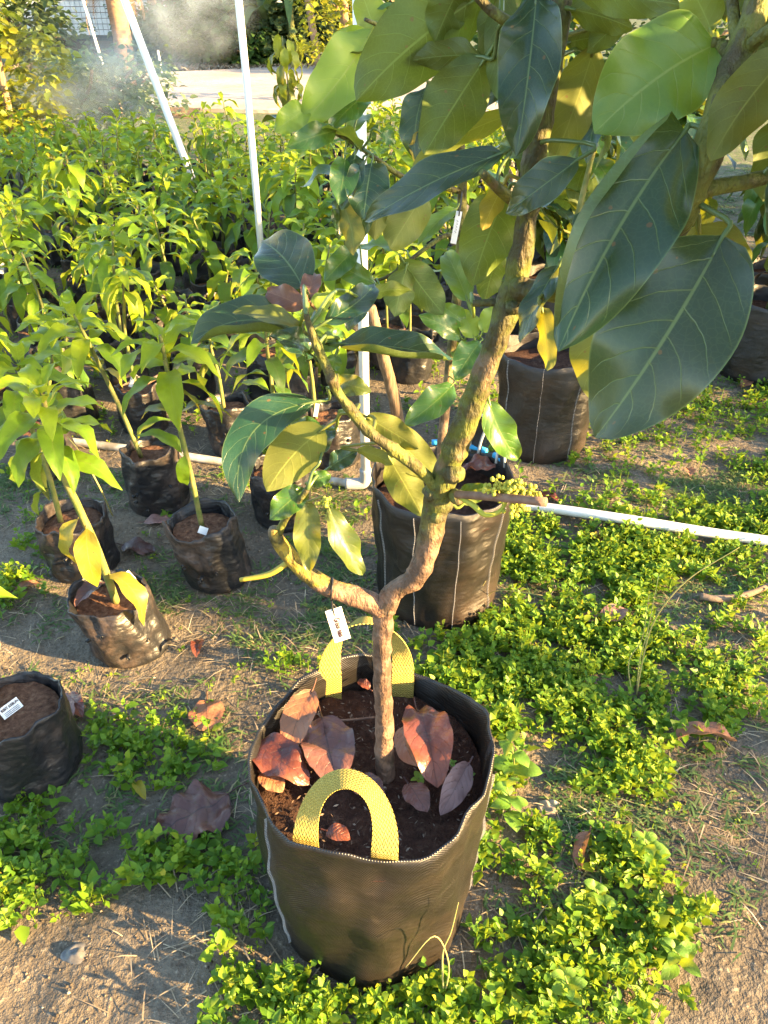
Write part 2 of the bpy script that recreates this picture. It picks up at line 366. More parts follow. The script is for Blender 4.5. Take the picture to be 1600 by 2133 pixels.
def smooth_path(pts, n=6):
    """Catmull-Rom through points"""
    P = [Vector(p) for p in pts]
    if len(P) < 3: return [P[0].lerp(P[-1], i / n) for i in range(n + 1)]
    E = [P[0] * 2 - P[1]] + P + [P[-1] * 2 - P[-2]]
    o = []
    for i in range(1, len(E) - 2):
        a, b, c, d = E[i - 1:i + 3]
        for k in range(n):
            t = k / n
            o.append(.5 * ((2 * b) + (c - a) * t + (2 * a - 5 * b + 4 * c - d) * t * t + (3 * b - a - 3 * c + d) * t ** 3))
    o.append(P[-1]); return o
def tube(pts, radii, ns=10, cap=True, rough=0.0, seed=0.0):
    pts = [Vector(p) for p in pts]; n = len(pts)
    if not hasattr(radii, '__len__'): radii = [radii] * n
    V, F, UV = [], [], []
    t0 = (pts[1] - pts[0]).normalized()
    up = Vector((0, 0, 1)) if abs(t0.z) < .9 else Vector((1, 0, 0))
    nr = t0.cross(up).normalized()
    for i in range(n):
        t = (pts[min(i + 1, n - 1)] - pts[max(i - 1, 0)]).normalized()
        nr = (nr - t * nr.dot(t)).normalized(); b = t.cross(nr)
        for k in range(ns):
            a = 2 * math.pi * k / ns; r = radii[i]
            d = nr * math.cos(a) + b * math.sin(a)
            if rough: r *= 1 + rough * mnoise.noise((pts[i] + d * radii[i]) * 45 + Vector((seed, 0, 0)))
            V.append(pts[i] + d * r); UV.append((k / ns, i / n))
    for i in range(n - 1):
        for k in range(ns):
            k2 = (k + 1) % ns
            F.append((i * ns + k, i * ns + k2, (i + 1) * ns + k2, (i + 1) * ns + k))
    if cap:
        F.append(tuple(range(ns - 1, -1, -1))); F.append(tuple((n - 1) * ns + k for k in range(ns)))
    return V, F, UV
def resample(vals, n):
    return list(np.interp(np.linspace(0, 1, n), np.linspace(0, 1, len(vals)), vals))
def join(parts):
    V, F, UV = [], [], []
    for v, f, u in parts:
        o = len(V); V += list(v); UV += list(u); F += [tuple(i + o for i in g) for g in f]
    return V, F, UV

def wprof(t, tipsharp=1.0):
    """outline of an avocado leaf: half width along its length"""
    w = (np.clip(t, 0, 1) ** .62) * (np.clip(1 - t, 0, 1) ** (.78 * tipsharp))
    return w / (((.62 / (.62 + .78 * tipsharp)) ** .62) * ((.78 * tipsharp / (.62 + .78 * tipsharp)) ** (.78 * tipsharp)))
def leaf_geo(base, tip, nrm, width, bend=.12, sweep=0., fold=.25, wave=.12, wk=2.5, ph=0., nu=18, nv=4, tipdroop=0., jag=0., edge=0., curl=(0., 0.)):
    """leaf blade: rows along the midrib, columns across; nrm is the upper side"""
    base, tip, nrm = Vector(base), Vector(tip), Vector(nrm)
    A = tip - base; L = A.length; A.normalize()
    nrm = (nrm - A * nrm.dot(A)).normalized(); S = nrm.cross(A)
    V, F, UV = [], [], []; cols = 2 * nv + 1; hw = width / 2
    for i in range(nu + 1):
        t = i / nu; c = 4 * t * (1 - t)
        mp = base + A * (L * t) + nrm * (bend * L * c) + S * (sweep * L * c) - nrm * (tipdroop * L * t ** 3)
        dt = A + nrm * (bend * 4 * (1 - 2 * t)) + S * (sweep * 4 * (1 - 2 * t)) - nrm * (3 * tipdroop * t * t)
        dt.normalize(); s2 = nrm.cross(dt).normalized(); n2 = dt.cross(s2)
        w = hw * max(float(wprof(np.float64(t))), .03 if i == 0 else .012)
        for j in range(cols):
            s = (j - nv) / nv
            ww = w * (1 + (jag * (mnoise.noise(Vector((t * 13, s * 1.5, ph * 3))) if abs(s) > .9 else 0)))
            dz = fold * abs(s) * w + wave * hw * math.sin(2 * math.pi * wk * t + ph + (1.3 if s > 0 else 0)) * s * s * min(1, 5 * c) - edge * w * abs(s) ** 3
            cu = curl[0 if s < 0 else 1]; x_ = s * ww
            if cu and abs(s) > .6:
                ex = (abs(s) - .6) * w; th_ = cu * (abs(s) - .6) / .4 * min(1, 3 * c)
                x_ = math.copysign(.6 * w + ex * math.cos(th_ * .75), s); dz += ex * math.sin(th_ * .75) * 1.1
            V.append(mp + s2 * x_ + n2 * dz); UV.append((t, s * .5 + .5))
    for i in range(nu):
        for j in range(cols - 1):
            a = i * cols + j; F.append((a, a + cols, a + cols + 1, a + 1))
    return V, F, UV
def facing(base, tip, mid=None):
    """direction from a leaf towards the viewer's standpoint, at right angles to the leaf"""
    A = (tip - base).normalized(); v = (CAMV - (base + tip) * .5).normalized()
    return (v - A * v.dot(A)).normalized(), A

# ------------------------------------------------------------------ the ground, road
gx = np.unique(np.concatenate([np.linspace(-300, -40, 14), np.linspace(-40, -6, 35), np.linspace(-6, -1.6, 60), np.linspace(-1.6, 1.6, 150), np.linspace(1.6, 6, 60), np.linspace(6, 40, 35), np.linspace(40, 300, 14)]))
gy = np.unique(np.concatenate([np.linspace(-100, -1, 20), np.linspace(-1, .3, 30), np.linspace(.3, 4, 170), np.linspace(4, 12, 100), np.linspace(12, 50, 50), np.linspace(50, 400, 15)]))
GX, GY = np.meshgrid(gx, gy); GZ = gz(GX, GY)
vv = np.stack([GX, GY, GZ], -1).reshape(-1, 3); nxg = len(gx)
ii, jj = np.meshgrid(np.arange(nxg - 1), np.arange(len(gy) - 1)); a = (jj * nxg + ii).ravel()
tr = np.concatenate([np.stack([a, a + 1, a + nxg + 1], 1), np.stack([a, a + nxg + 1, a + nxg], 1)])
me = bigmesh('ground', vv, tr, M['dirt']); me.polygons.foreach_set('use_smooth', np.ones(len(me.polygons), bool))
tag(obj('ground', me), kind='structure')

def slab(name, outline, z0, z1, mat):
    n = len(outline)
    V = [(p[0], p[1], z0) for p in outline] + [(p[0], p[1], z1) for p in outline]
    F = [tuple(range(n, 2 * n))] + [(i, (i + 1) % n, n + (i + 1) % n, n + i) for i in range(n)]
    return mesh(name, V, F, mat, smooth_=False)
def g2(x, y): p = pg(x, y); return (p.x, p.y)
road_ol = [g2(190, 196), g2(260, 205), g2(340, 232), g2(560, 236), (9, 13.2), (40, 12.5), (40, 24.5), (6, 24.0), g2(640, 139), g2(520, 146), g2(300, 157), g2(190, 168)]
tag(obj('road', slab('road', road_ol, -.05, .05, M['road'])), kind='structure')

# ------------------------------------------------------------------ bags
def bag_geo(r0, r1, h, soil, n=64, seed=0., wr=.006, rim=.01, lean=(0, 0), poly=False, rings=16):
    prof = [(r0 * .5, .004), (r0 * .88, 0.0), (r0 * .99, .012)]
    for i in range(1, rings + 1):
        t = i / rings; prof.append((r0 + (r1 - r0) * t, .012 + (h - .012) * t))
    prof += [(r1 - .003, h + .0015), (r1 - .006, h - .004), (r1 - .009, h - .03), (r1 - .012, soil - .02)]
    V, F, UV = [], [], []
    for k, (r, z) in enumerate(prof):
        for j in range(n):
            th = 2 * math.pi * j / n; c, s = math.cos(th), math.sin(th); zz = z
            q = Vector((c * 1.6, s * 1.6, z * (6 if poly else 5) + seed))
            dr = wr * mnoise.noise(q * 1.2) * 2 + wr * 1.1 * mnoise.noise(q * 3.1)
            if poly:
                dr += wr * .9 * math.sin(z * 60 + 5 * mnoise.noise(Vector((c * 2, s * 2, seed)))) * mnoise.noise(Vector((c * 2, s * 2, z * 6 + seed + 5)))
            f = (z / h) ** 3
            low = 1 + .045 * mnoise.noise(Vector((c * .8, s * .8, seed + 3))) * (z / h)
            if k > 1: r_ = (r + dr * min(1, z / .03)) * low
            else: r_ = r
            zz = z + rim * f * (mnoise.noise(Vector((c * 1.2, s * 1.2, seed + 8))) * 1.6 + .5 * mnoise.noise(Vector((c * 3, s * 3, seed + 1))))
            V.append(Vector((r_ * c + lean[0] * z / h, r_ * s + lean[1] * z / h, zz))); UV.append((j / n, z))
    m = len(prof)
    for k in range(m - 1):
        for j in range(n):
            j2 = (j + 1) % n; F.append((k * n + j, k * n + j2, (k + 1) * n + j2, (k + 1) * n + j))
    F.append(tuple(range(n - 1, -1, -1)))
    return V, F, UV
def soil_geo(r, z, n=40, rings=7, amp=.008, seed=0., lean=(0, 0)):
    V = [Vector((lean[0], lean[1], z + amp))]; F = []; UV = [(.5, .5)]
    for k in range(1, rings + 1):
        for j in range(n):
            th = 2 * math.pi * j / n; rr = r * k / rings
            p = Vector((rr * math.cos(th), rr * math.sin(th), 0))
            z2 = z + amp * (mnoise.noise(p * 30 + Vector((0, 0, seed))) + .8 * mnoise.noise(p * 9 + Vector((0, 0, seed)))) - (.004 if k == rings else 0)
            V.append(Vector((p.x + lean[0], p.y + lean[1], z2))); UV.append((.5 + p.x, .5 + p.y))
    for j in range(n): F.append((0, 1 + j, 1 + (j + 1) % n))
    for k in range(rings - 1):
        for j in range(n):
            a = 1 + k * n; j2 = (j + 1) % n; F.append((a + j, a + n + j, a + n + j2, a + j2))
    return V, F, UV
def stitch_line(parent, r0, r1, h, th, z0, z1, lean=(0, 0), seed=0., name='stitching', size=.0009):
    """a row of white stitches down a seam"""
    V, F = [], []; z = z0; k = 0
    while z < z1:
        t = z / h; r = (r0 + (r1 - r0) * t) * (1 + .045 * mnoise.noise(Vector((math.cos(th) * .8, math.sin(th) * .8, seed + 3))) * t) + .0030
        q = Vector((math.cos(th) * 1.6, math.sin(th) * 1.6, z * 5 + seed)); r += BAGWR * (mnoise.noise(q * 1.2) * 2 + 1.1 * mnoise.noise(q * 3.1))
        c, s = math.cos(th + .004 * math.sin(z * 60)), math.sin(th + .004 * math.sin(z * 60))
        e = Vector((-s, c, 0)); o = Vector((c * r + lean[0] * t, s * r + lean[1] * t, z)); up = Vector((0, 0, 1)); d = Vector((c, s, 0))
        b = len(V)
        for a_ in (-1, 1):
            for b_ in (-1, 1):
                V.append(o + e * (size * .55 * a_) + up * (size * .9 * b_) - d * .004)
        for a_ in (-1, 1):
            for b_ in (-1, 1):
                V.append(o + e * (size * .45 * a_) + up * (size * .8 * b_) + d * .0012)
        F += [(b + 4, b + 6, b + 7, b + 5), (b, b + 4, b + 5, b + 1), (b + 2, b + 3, b + 7, b + 6), (b, b + 2, b + 6, b + 4), (b + 1, b + 5, b + 7, b + 3)]
        z += size * 4.6
    o = obj(name, mesh(name, V, F, M['stitch'], smooth_=False), parent); o['kind'] = 'stuff'
    return o
BAGWR = .0075
def ribbon(path, widths, thick=.0028):
    """flat strap: path points with a width vector each"""
    V, F, UV = [], [], []; n = len(path)
    for i, (p, w) in enumerate(zip(path, widths)):
        t = (path[min(i + 1, n - 1)] - path[max(i - 1, 0)]).normalized(); nn = t.cross(w).normalized() * thick * .5
        for j, (a, b) in enumerate(((-.5, -1), (-.25, -1), (0, -1), (.25, -1), (.5, -1), (.5, 1), (.25, 1), (0, 1), (-.25, 1), (-.5, 1))):
            V.append(p + w * a + nn * b * (1 if abs(a) < .5 else .55)); UV.append((i / n, a + .5))
    for i in range(n - 1):
        for j in range(10):
            j2 = (j + 1) % 10; F.append((i * 10 + j, i * 10 + j2, i * 10 + 10 + j2, i * 10 + 10 + j))
    F += [tuple(range(9, -1, -1)), tuple((n - 1) * 10 + j for j in range(10))]
    return V, F, UV
def handle(parent, center, radius, z, th, half, rise, width, mat, name='handle', lean_in=.02, depth=.06):
    """strap loop sewn to the bag wall: two legs down the wall and an arch above the rim"""
    rad = Vector((math.cos(th), math.sin(th), 0)); tan = Vector((-math.sin(th), math.cos(th), 0)); up = Vector((0, 0, 1))
    path, wid = [], []
    n = 64
    for i in range(n + 1):
        t = i / n
        if t < .18: k = t / .18; p = (-half, -depth * (1 - k)); a = 0
        elif t > .82: k = (1 - t) / .18; p = (half, -depth * (1 - k)); a = math.pi
        else:
            a = math.pi * (t - .18) / .64; p = (-half * math.cos(a), rise * math.sin(a) ** .85)
        hgt = max(0, p[1]) / rise
        c = center + rad * (radius - lean_in * hgt) + tan * p[0] + up * (z + p[1])
        wv = (tan * math.cos(a) - (up * .30 - rad * .95) * math.sin(a)) * (1 + .05 * math.sin(t * 23)) 
        path.append(c); wid.append(wv.normalized() * width * (1 - .28 * math.sin(a) + .04 * math.sin(t * 17)))
    return obj(name, mesh(name, *(lambda v, f, u: (v, f, mat, u, False))(*ribbon(path, wid))), parent)

# ------------------------------------------------------------------ trees drawn leaf by leaf
class Tree:
    def __init__(s, root): s.root = root; s.o = root.location.copy(); s.sk = []
    def limb(s, name, pts, radii, mat, ns=12, n=6, rough=.10, label=None, nodes=0.0, sk=True):
        P = smooth_path(pts, n); rr = resample(radii, len(P))
        if nodes:
            acc = 0
            for i in range(1, len(P)):
                acc += (P[i] - P[i - 1]).length
                rr[i] *= 1 + nodes * max(0, math.sin(acc * 2 * math.pi / .043)) ** 6
        if sk: s.sk += [(p, r) for p, r in zip(P, rr)]
        v, f, u = tube([p - s.o for p in P], rr, ns, True, rough, float(len(s.sk)))
        o = obj(name, mesh(name, v, f, mat, u), s.root)
        if label: o['label'] = label
        return o
    def leaf(s, bx, by, tx, ty, db, dt, wpx, face='U', roll=0., bend=.1, sweep=0., fold=.26, wave=.24, mat='leaf_dark', attach=None, edge=0., tipdroop=0., wk=2.2, thickpet=.0022, nu=20, curl=(0., 0.)):
        b = pd(bx, by, db)
        if attach is None and s.sk and min((q[0] - b).length for q in s.sk) > .10:      # hang the leaf at the depth of the twig it grows on
            q = min(s.sk, key=lambda k_: (topx(*k_[0])[0] - bx) ** 2 + (topx(*k_[0])[1] - by) ** 2)[0]
            nd = dpt(q) + max(-.04, min(.04, db - dpt(q))); dt += nd - db; db = nd; b = pd(bx, by, db)
        t = pd(tx, ty, dt)
        s.leaf3(b, t, wpx * (db + dt) / 2 / FPX, face, roll, bend, sweep, fold, wave, mat, attach, edge, tipdroop, wk, thickpet, nu, curl=curl, nv=7 if curl != (0., 0.) else 4)
    def leaf3(s, b, t, width, face='U', roll=0., bend=.1, sweep=0., fold=.26, wave=.22, mat='leaf_dark', attach=None, edge=0., tipdroop=0., wk=2.2, thickpet=.0022, nu=20, nrm=None, nv=4, curl=(0., 0.)):
        if nrm is None:
            nf, A = facing(b, t)
            if face == 'D': nf = -nf
            nf = max((Matrix.Rotation(math.radians(r_), 3, A) @ nf for r_ in (roll, -roll)), key=lambda q: q.z)
        else: nf = nrm; A = (t - b).normalized()
        g = leaf_geo(b, t, nf, width, bend, sweep, fold, wave, wk, rnd(0, 6), nu, nv, tipdroop, 0, edge, curl)
        parts = [g]
        if attach is None and s.sk:
            attach = min(s.sk, key=lambda q: (q[0] - b).length_squared)[0]
        if attach is not None:
            dist = (attach - b).length
            if .004 < dist < .30:
                d0 = (g[0][2 * (2 * nv + 1) + nv] - g[0][nv]).normalized()
                c1 = attach.lerp(b, .4) + Vector((0, 0, .12 * dist)); c2 = b - d0 * min(.3 * dist, .02)
                pp = [attach.lerp(c1, 0), c1, c2, b, g[0][2 * (2 * nv + 1) + nv] - nf * .0006]
                P = smooth_path(pp, 3)
                v, f, u = tube(P, resample([thickpet * 1.25, thickpet * .95, thickpet, thickpet * .6], len(P)), 6)
                parts.append((v, f, [(.5, .5)] * len(v)))
        v, f, u = join(parts)
        return obj('leaf', mesh('leaf', [p - s.o for p in v], f, M[mat], u), s.root)

# ---- the young avocado tree in the foremost grow bag
B1 = onground(768, 2052); B1 = Vector((B1.x + .004, B1.y + .185, gzf(B1.x, B1.y + .185) - .006))
H1, R10, R11 = .44, .193, .212
hero = thing('potted_tree', B1, 'tall forked avocado tree in the brown-black woven bag with yellow handles', 'potted tree')
bag1 = obj('bag', mesh('bag', *(lambda v, f, u: (v, f, M['woven'], u))(*bag_geo(R10, R11, H1, .345, 96, 1.0, BAGWR, .026, rings=22))), hero)
bag1['label'] = 'brown-black woven grow bag with white stitched seams'
handle(bag1, Vector((0, 0, 0)), R11 - .036, H1 - .010, math.radians(93), .070, .140, .042, M['web'], lean_in=.0, depth=.065)
handle(bag1, Vector((0, 0, 0)), R11 - .024, H1 - .006, math.radians(-101), .062, .100, .040, M['web'], lean_in=.045, depth=.055)
for th in (-142, -12, 88): stitch_line(bag1, R10, R11, H1, math.radians(th), .03, H1 - .02, seed=1.0)
# hem fold seam on the lit side
soil1 = obj('soil', mesh('soil', *(lambda v, f, u: (v, f, M['soil'], u))(*soil_geo(R11 - .011, .368, 56, 12, .012, 2.))), hero)
def flecks(parent, r, z, n, seed, cx=0, cy=0):
    rs = np.random.RandomState(seed); a = rs.uniform(0, 6.28, n); q = r * np.sqrt(rs.rand(n)); V, T, W = [], [], []
    for i in range(n):
        L = rs.uniform(.002, .006); w = rs.uniform(.0006, .0013); y = rs.uniform(0, 6.28); c, s = math.cos(y), math.sin(y)
        x0, y0 = cx + q[i] * math.cos(a[i]), cy + q[i] * math.sin(a[i]); z0 = z + rs.uniform(.003, .010); dz = rs.uniform(-.002, .002); b = len(V)
        V += [(x0 - c * L, y0 - s * L, z0 - dz), (x0 - s * w, y0 + c * w, z0 + w), (x0 + c * L, y0 + s * L, z0 + dz), (x0 + s * w, y0 - c * w, z0 - w)]
        T += [(b, b + 1, b + 2), (b, b + 2, b + 3)]; W += [rs.rand() ** .6] * 4
    o = obj('husk_flecks', bigmesh('husk_flecks', np.array(V), np.array(T), M['husk'], W), parent); o['kind'] = 'stuff'
flecks(hero, R11 - .03, .370, 700, 5)

T1 = Tree(hero)
YT = B1.y
trunk_px = [(803, 1640, 0), (802, 1590, 0), (800, 1500, 0), (797, 1400, 0), (797, 1310, 0), (800, 1268, 0), (822, 1232, -.005), (862, 1205, -.008), (885, 1160, -.01), (900, 1095, -.015), (915, 1035, -.015), (935, 970, -.02), (962, 900, -.025), (1000, 800, -.03), (1040, 690, -.035), (1072, 600, -.035), (1088, 520, -.035), (1100, 430, -.035), (1112, 330, -.035), (1136, 200, -.035), (1158, 80, -.035), (1176, -30, -.035), (1190, -110, -.035), (1200, -200, -.035)]
tp = [py(x, y, YT + d) for x, y, d in trunk_px]
dpx = [44, 39, 38, 39, 40, 46, 42, 45, 47, 50, 58, 52, 52, 50, 48, 54, 46, 47, 48, 48, 46, 44, 40, 34]
tr_ = [w / 2 * ((p - CAMV).dot(Vector((0, CP, -SP)))) / FPX for w, p in zip(dpx, tp)]
tp[0].z = B1.z + .355
T1.limb('trunk', tp, tr_, M['bark'], 18, 8, .26, nodes=.10)
def knob(p, r, mat, name='branch_scar'):
    V, F, UV = [], [], []
    for i in range(7):
        ph = math.pi * i / 6 - math.pi / 2
        for j in range(12):
            th = 2 * math.pi * j / 12; d = Vector((math.cos(ph) * math.cos(th), math.cos(ph) * math.sin(th), math.sin(ph)))
            V.append(p - T1.o + Vector((d.x, d.y, d.z * .8)) * r * .86 * (1 + .3 * mnoise.noise(p * 90 + d * 1.3) + .12 * mnoise.noise(p * 50 + d * 4))); UV.append((j / 12, i / 6))
    for i in range(6):
        for j in range(12): F.append((i * 12 + j, i * 12 + (j + 1) % 12, i * 12 + 12 + (j + 1) % 12, i * 12 + 12 + j))
    return obj(name, mesh(name, V, F, mat, UV), hero)
# scars where branches were cut
for x, y, yy, r in ((912, 1077, -.030, .012), (945, 985, -.034, .019), (903, 1025, -.02, .017), (952, 1035, -.036, .014), (1085, 600, -.045, .019), (1072, 640, -.05, .012)):
    knob(py(x, y, YT + yy), r, M['bark'])
# lower left branch
fk = tp[5]
def at1(x, y, d): return py(x, y, YT + d)
T1.limb('branch', [fk, at1(745, 1243, -.004), at1(690, 1226, -.01), at1(645, 1198, -.012), at1(605, 1160, -.015), at1(575, 1118, -.015), at1(572, 1100, -.015)],
        [.0165, .0155, .014, .0125, .0115, .010, .007], bark_mat('bark_left', (.24, .14, .09), (.30, .22, .03), .80, .86), 12, 6, .1, nodes=.07)
T1.limb('branch', [at1(578, 1118, -.015), at1(592, 1085, -.02), at1(615, 1055, -.03), at1(640, 1020, -.03)], [.006, .005, .0045, .004], M['bark_green'], 8)
T1.limb('twig', [at1(602, 1170, -.015), at1(560, 1196, -.02), at1(500, 1208, -.02)], [.0045, .004, .0032], M['leaf_yellow'] and simple('twig_yellow', (.36, .27, .03), (.28, .24, .04), 60, .6), 8)
# middle left branch with its rosette
br = [at1(916, 1020, -.02), at1(870, 975, -.03), at1(820, 935, -.04), at1(775, 905, -.045), at1(738, 862, -.05), at1(703, 815, -.055), at1(680, 765, -.06), at1(660, 720, -.06), at1(645, 680, -.06), at1(638, 655, -.06)]
T1.limb('branch', br, [.0085, .008, .0075, .007, .0066, .006, .0054, .0048, .0044, .003], M['bark_green'], 12, 8, .26, nodes=.2)
# upper right branch towards the viewer
B2s = [tp[15], at1(1118, 606, -.06), pd(1190, 600, .80), pd(1290, 575, .72), pd(1350, 540, .665), pd(1405, 470, .60), pd(1445, 385, .57), pd(1490, 260, .55), pd(1535, 130, .545), pd(1575, 20, .54), pd(1600, -80, .54)]
T1.limb('branch', B2s, [.0135, .012, .0115, .0115, .0118, .0125, .0128, .0115, .0105, .009, .008], M['bark_green'], 14, 8, .22, nodes=.12)
T1.limb('branch', [pd(1443, 400, .572), pd(1500, 388, .575), pd(1570, 375, .58), pd(1660, 350, .60), pd(1800, 300, .63)], [.0065, .006, .0055, .005, .004], M['bark_green'], 10)
T1.limb('branch', [pd(1535, 130, .545), pd(1500, 95, .56), pd(1480, 90, .56)], [.006, .005, .004], M['bark_green'], 8)
T1.limb('branch', [pd(1540, 120, .545), pd(1580, 80, .53), pd(1640, 40, .51)], [.0055, .005, .004], M['bark_green'], 8)
T1.limb('branch', [pd(1535, 90, .545), pd(1528, 30, .55), pd(1520, -60, .56)], [.005, .0045, .004], M['bark_green'], 8)
# short side branches near the upper trunk
T1.limb('branch', [at1(1100, 432, -.035), at1(1066, 415, -.06), at1(1030, 385, -.09), at1(1005, 360, -.11)], [.007, .0065, .005, .004], M['bark_green'], 8)
T1.limb('branch', [at1(1152, 110, -.035), at1(1080, 60, -.04), at1(1010, 10, -.045), at1(960, -60, -.05)], [.0075, .0055, .0045, .003], M['bark_green'], 8)
T1.limb('branch', [at1(1075, 610, -.02), at1(1040, 628, -.03), at1(985, 632, -.03)], [.0055, .005, .004], M['bark_green'], 8)
# pruned stub and flower stalk
T1.limb('twig', [at1(952, 1030, -.05), at1(1040, 1036, -.10), at1(1138, 1046, -.13)], [.0052, .0052, .0056], M['bark_brown'], 10, 4, .1, label='reddish brown pruned twig')
fs = [at1(958, 1036, -.05), at1(985, 1052, -.08), at1(1010, 1072, -.09), at1(1040, 1066, -.09), at1(1056, 1042, -.09)]
T1.limb('flower_stalk', fs, [.0035, .0034, .0034, .003, .0022], M['bud'], 8)
def cluster(c0, n, spread, name='flower_cluster'):
    rs = np.random.RandomState(n); parts = []
    for i in range(n):
        d = Vector((rs.normal(0, 1), rs.normal(0, .8), rs.normal(0, .55))).normalized() * spread * rs.uniform(.25, 1)
        d.x *= 1.5; p = c0 + d
        v, f, u = tube([c0 + d * .1 - T1.o, p - T1.o], [.0011, .0008], 5); parts.append((v, f, u))
        for k in range(4):
            q = p + Vector((rs.normal(0, .0035), rs.normal(0, .0035), rs.normal(0, .003)))
            v, f, u = tube([q - T1.o + Vector((0, 0, -.0028)), q - T1.o + Vector((0, 0, -.001)), q - T1.o + Vector((0, 0, .0012)), q - T1.o + Vector((0, 0, .003))], [.0012, .0027, .0026, .0009], 6); parts.append((v, f, u))
    v, f, u = join(parts); return obj(name, mesh(name, v, f, M['bud'], u), hero)
cluster(at1(1058, 1018, -.09), 22, .022); cluster(at1(1092, 1022, -.10), 12, .016); cluster(at1(1075, 1058, -.10), 7, .009)
cluster(at1(680, 1046, -.04), 4, .006)
L = T1.leaf
# canopy above: undersides and tops, as they hang
L(1003, -8, 742, 210, .80, .86, 165, 'D', -8, .08, .03, .25, .2, 'leaf_mid')
L(1090, -60, 1000, 130, .84, .86, 80, 'D', 20, .05, mat='leaf_mid')
L(1006, 118, 838, 130, .86, .90, 62, 'D', 25, .08, mat='leaf_dark')
L(1046, -40, 1036, 206, .80, .80, 74, 'D', 12, .04, mat='leaf_mid')
L(1012, 120, 884, 322, .90, .94, 128, 'D', 10, .06, mat='leaf_mid')
L(1118, -20, 1076, 326, .70, .72, 128, 'U', 8, .06, .02, .35, .28, 'leaf_dark')
L(1045, 188, 965, 240, .88, .92, 56, 'U', -30, .08, mat='leaf_dark')
L(1072, 238, 856, 360, .84, .92, 62, 'D', 30, .07, .03, mat='leaf_olive')
L(1048, 318, 760, 462, .74, .80, 92, 'U', -38, .10, .04, .3, .14, 'leaf_dark')
L(1060, 395, 984, 596, .92, .98, 118, 'D', 8, .06, .02, mat='leaf_mid')
L(1204, 332, 1054, 444, .72, .76, 88, 'U', -28, .09, .05, .25, .1, 'leaf_dark')
L(1052, 380, 1005, 480, .93, .95, 50, 'D', -25, .05, mat='leaf_yellow')
L(1240, 92, 1150, 344, .74, .78, 100, 'D', -15, .05, -.03, mat='leaf_olive')
L(1040, 530, 1010, 628, .90, .94, 66, 'D', 20, .08, mat='leaf_mid')
L(975, 628, 928, 525, .95, .98, 58, 'U', 10, .10, mat='leaf_light')
# big leaves of the branch that comes forward
L(1491, 92, 1238, 278, .56, .58, 205, 'U', 10, .07, -.04, .25, .18, 'leaf_light')
L(1428, 272, 1163, 732, .555, .56, 232, 'U', -6,   .05, -.03, .30, .30, 'leaf_dark', edge=.1, wk=1.6, curl=(2.6, .0))
L(1474, 330, 1368, 452, .575, .60, 50, 'D', 45, .14, .10, .3, .1, 'leaf_mid')
L(1506, 492, 1240, 912, .56, .60, 262, 'U', 6,   .07, .03, .25, .16, 'leaf_dark', attach=pd(1448, 420, .575))
L(1455, 470, 1480, 645, .63, .66, 175, 'D', -10, .04, mat='leaf_olive')
L(1250, 648, 1250, 842, .74, .77, 118, 'D', 6, .05, .03, mat='leaf_olive')
L(1165, 552, 1083, 716, .80, .82, 58, 'U', 35, .07, mat='leaf_dark')
L(1128, 640, 1140, 772, .80, .80, 58, 'D', -35, .08, mat='leaf_olive')
L(1484, 70, 1420, -60, .58, .57, 80, 'D', 15, .08, mat='leaf_lime')
L(1185, 18, 1318, 60, .70, .68, 70, 'D', 20, .08, mat='leaf_mid')
L(1182, 90, 1250, 78, .74, .74, 46, 'D', -20, .1, mat='leaf_dark')
L(1310, 30, 1222, 110, .70, .72, 56, 'D', 10, .08, mat='leaf_mid')
L(1200, -20, 1420, 10, .66, .62, 80, 'D', 5, .05, mat='leaf_mid')
L(1190, 40, 1290, -30, .80, .78, 70, 'U', 20, .08, mat='leaf_mid')
L(1150, 150, 1215, 260, .84, .86, 70, 'U', 20, .08, mat='leaf_dark')
L(1100, 60, 1010, 60, .92, .95, 70, 'D', 20, .08, mat='leaf_mid')
L(960, -30, 905, 90, .88, .92, 90, 'D', 15, .08, mat='leaf_mid')
L(1120, 330, 1040, 300, .95, .98, 46, 'U', 20, .08, mat='leaf_mid')
L(1240, 130, 1330, 230, .82, .84, 64, 'U', 15, .08, mat='leaf_mid')
L(1395, 10, 1330, -40, .64, .64, 60, 'D', 15, .08, mat='leaf_mid')
L(1530, 40, 1490, -60, .58, .58, 70, 'D', 25, .08, mat='leaf_mid')
L(1655, 100, 1480, 336, .50, .54, 120, 'D', 12, .06, .04, mat='leaf_olive')
L(1600, -40, 1560, 190, .60, .62, 110, 'D', -10, .05, mat='leaf_mid')
L(1640, 330, 1700, 560, .56, .60, 150, 'U', 10, .06, mat='leaf_dark')
L(1650, 220, 1590, 420, .62, .66, 90, 'D', 30, .06, mat='leaf_mid')
T1.limb('branch', [pd(1800, 300, .63), pd(1950, 240, .66), pd(2120, 150, .70)], [.004, .0038, .003], M['bark_green'], 8)
T1.limb('branch', [pd(1600, -80, .54), pd(1760, -140, .55), pd(1950, -160, .58)], [.006, .005, .003], M['bark_green'], 8)
T1.limb('branch', [pd(1640, 40, .51), pd(1800, 20, .52), pd(1980, 40, .56)], [.004, .0035, .003], M['bark_green'], 8)
for i in range(66):  # unseen leaves, with the three branches above, added to shade the crown
    q = [p for p, _ in T1.sk if topx(p.x, p.y, p.z)[0] > 1640]; q = q[int(R.randint(len(q)))]
    az = rnd(0, 6.28); d = Vector((math.cos(az), math.sin(az), rnd(-.9, .6))).normalized(); bp = q + d * rnd(.01, .05); e = bp + d * rnd(.13, .19)
    if min(topx(bp.x, bp.y, bp.z)[0], topx(e.x, e.y, e.z)[0]) < 1650 or e.y < .2: continue
    T1.leaf3(bp, e, rnd(.06, .085), nrm=Vector((rnd(-.9, .9), rnd(-.5, .5), 1)), mat=['leaf_dark', 'leaf_mid'][i % 2], bend=.1, nu=12)
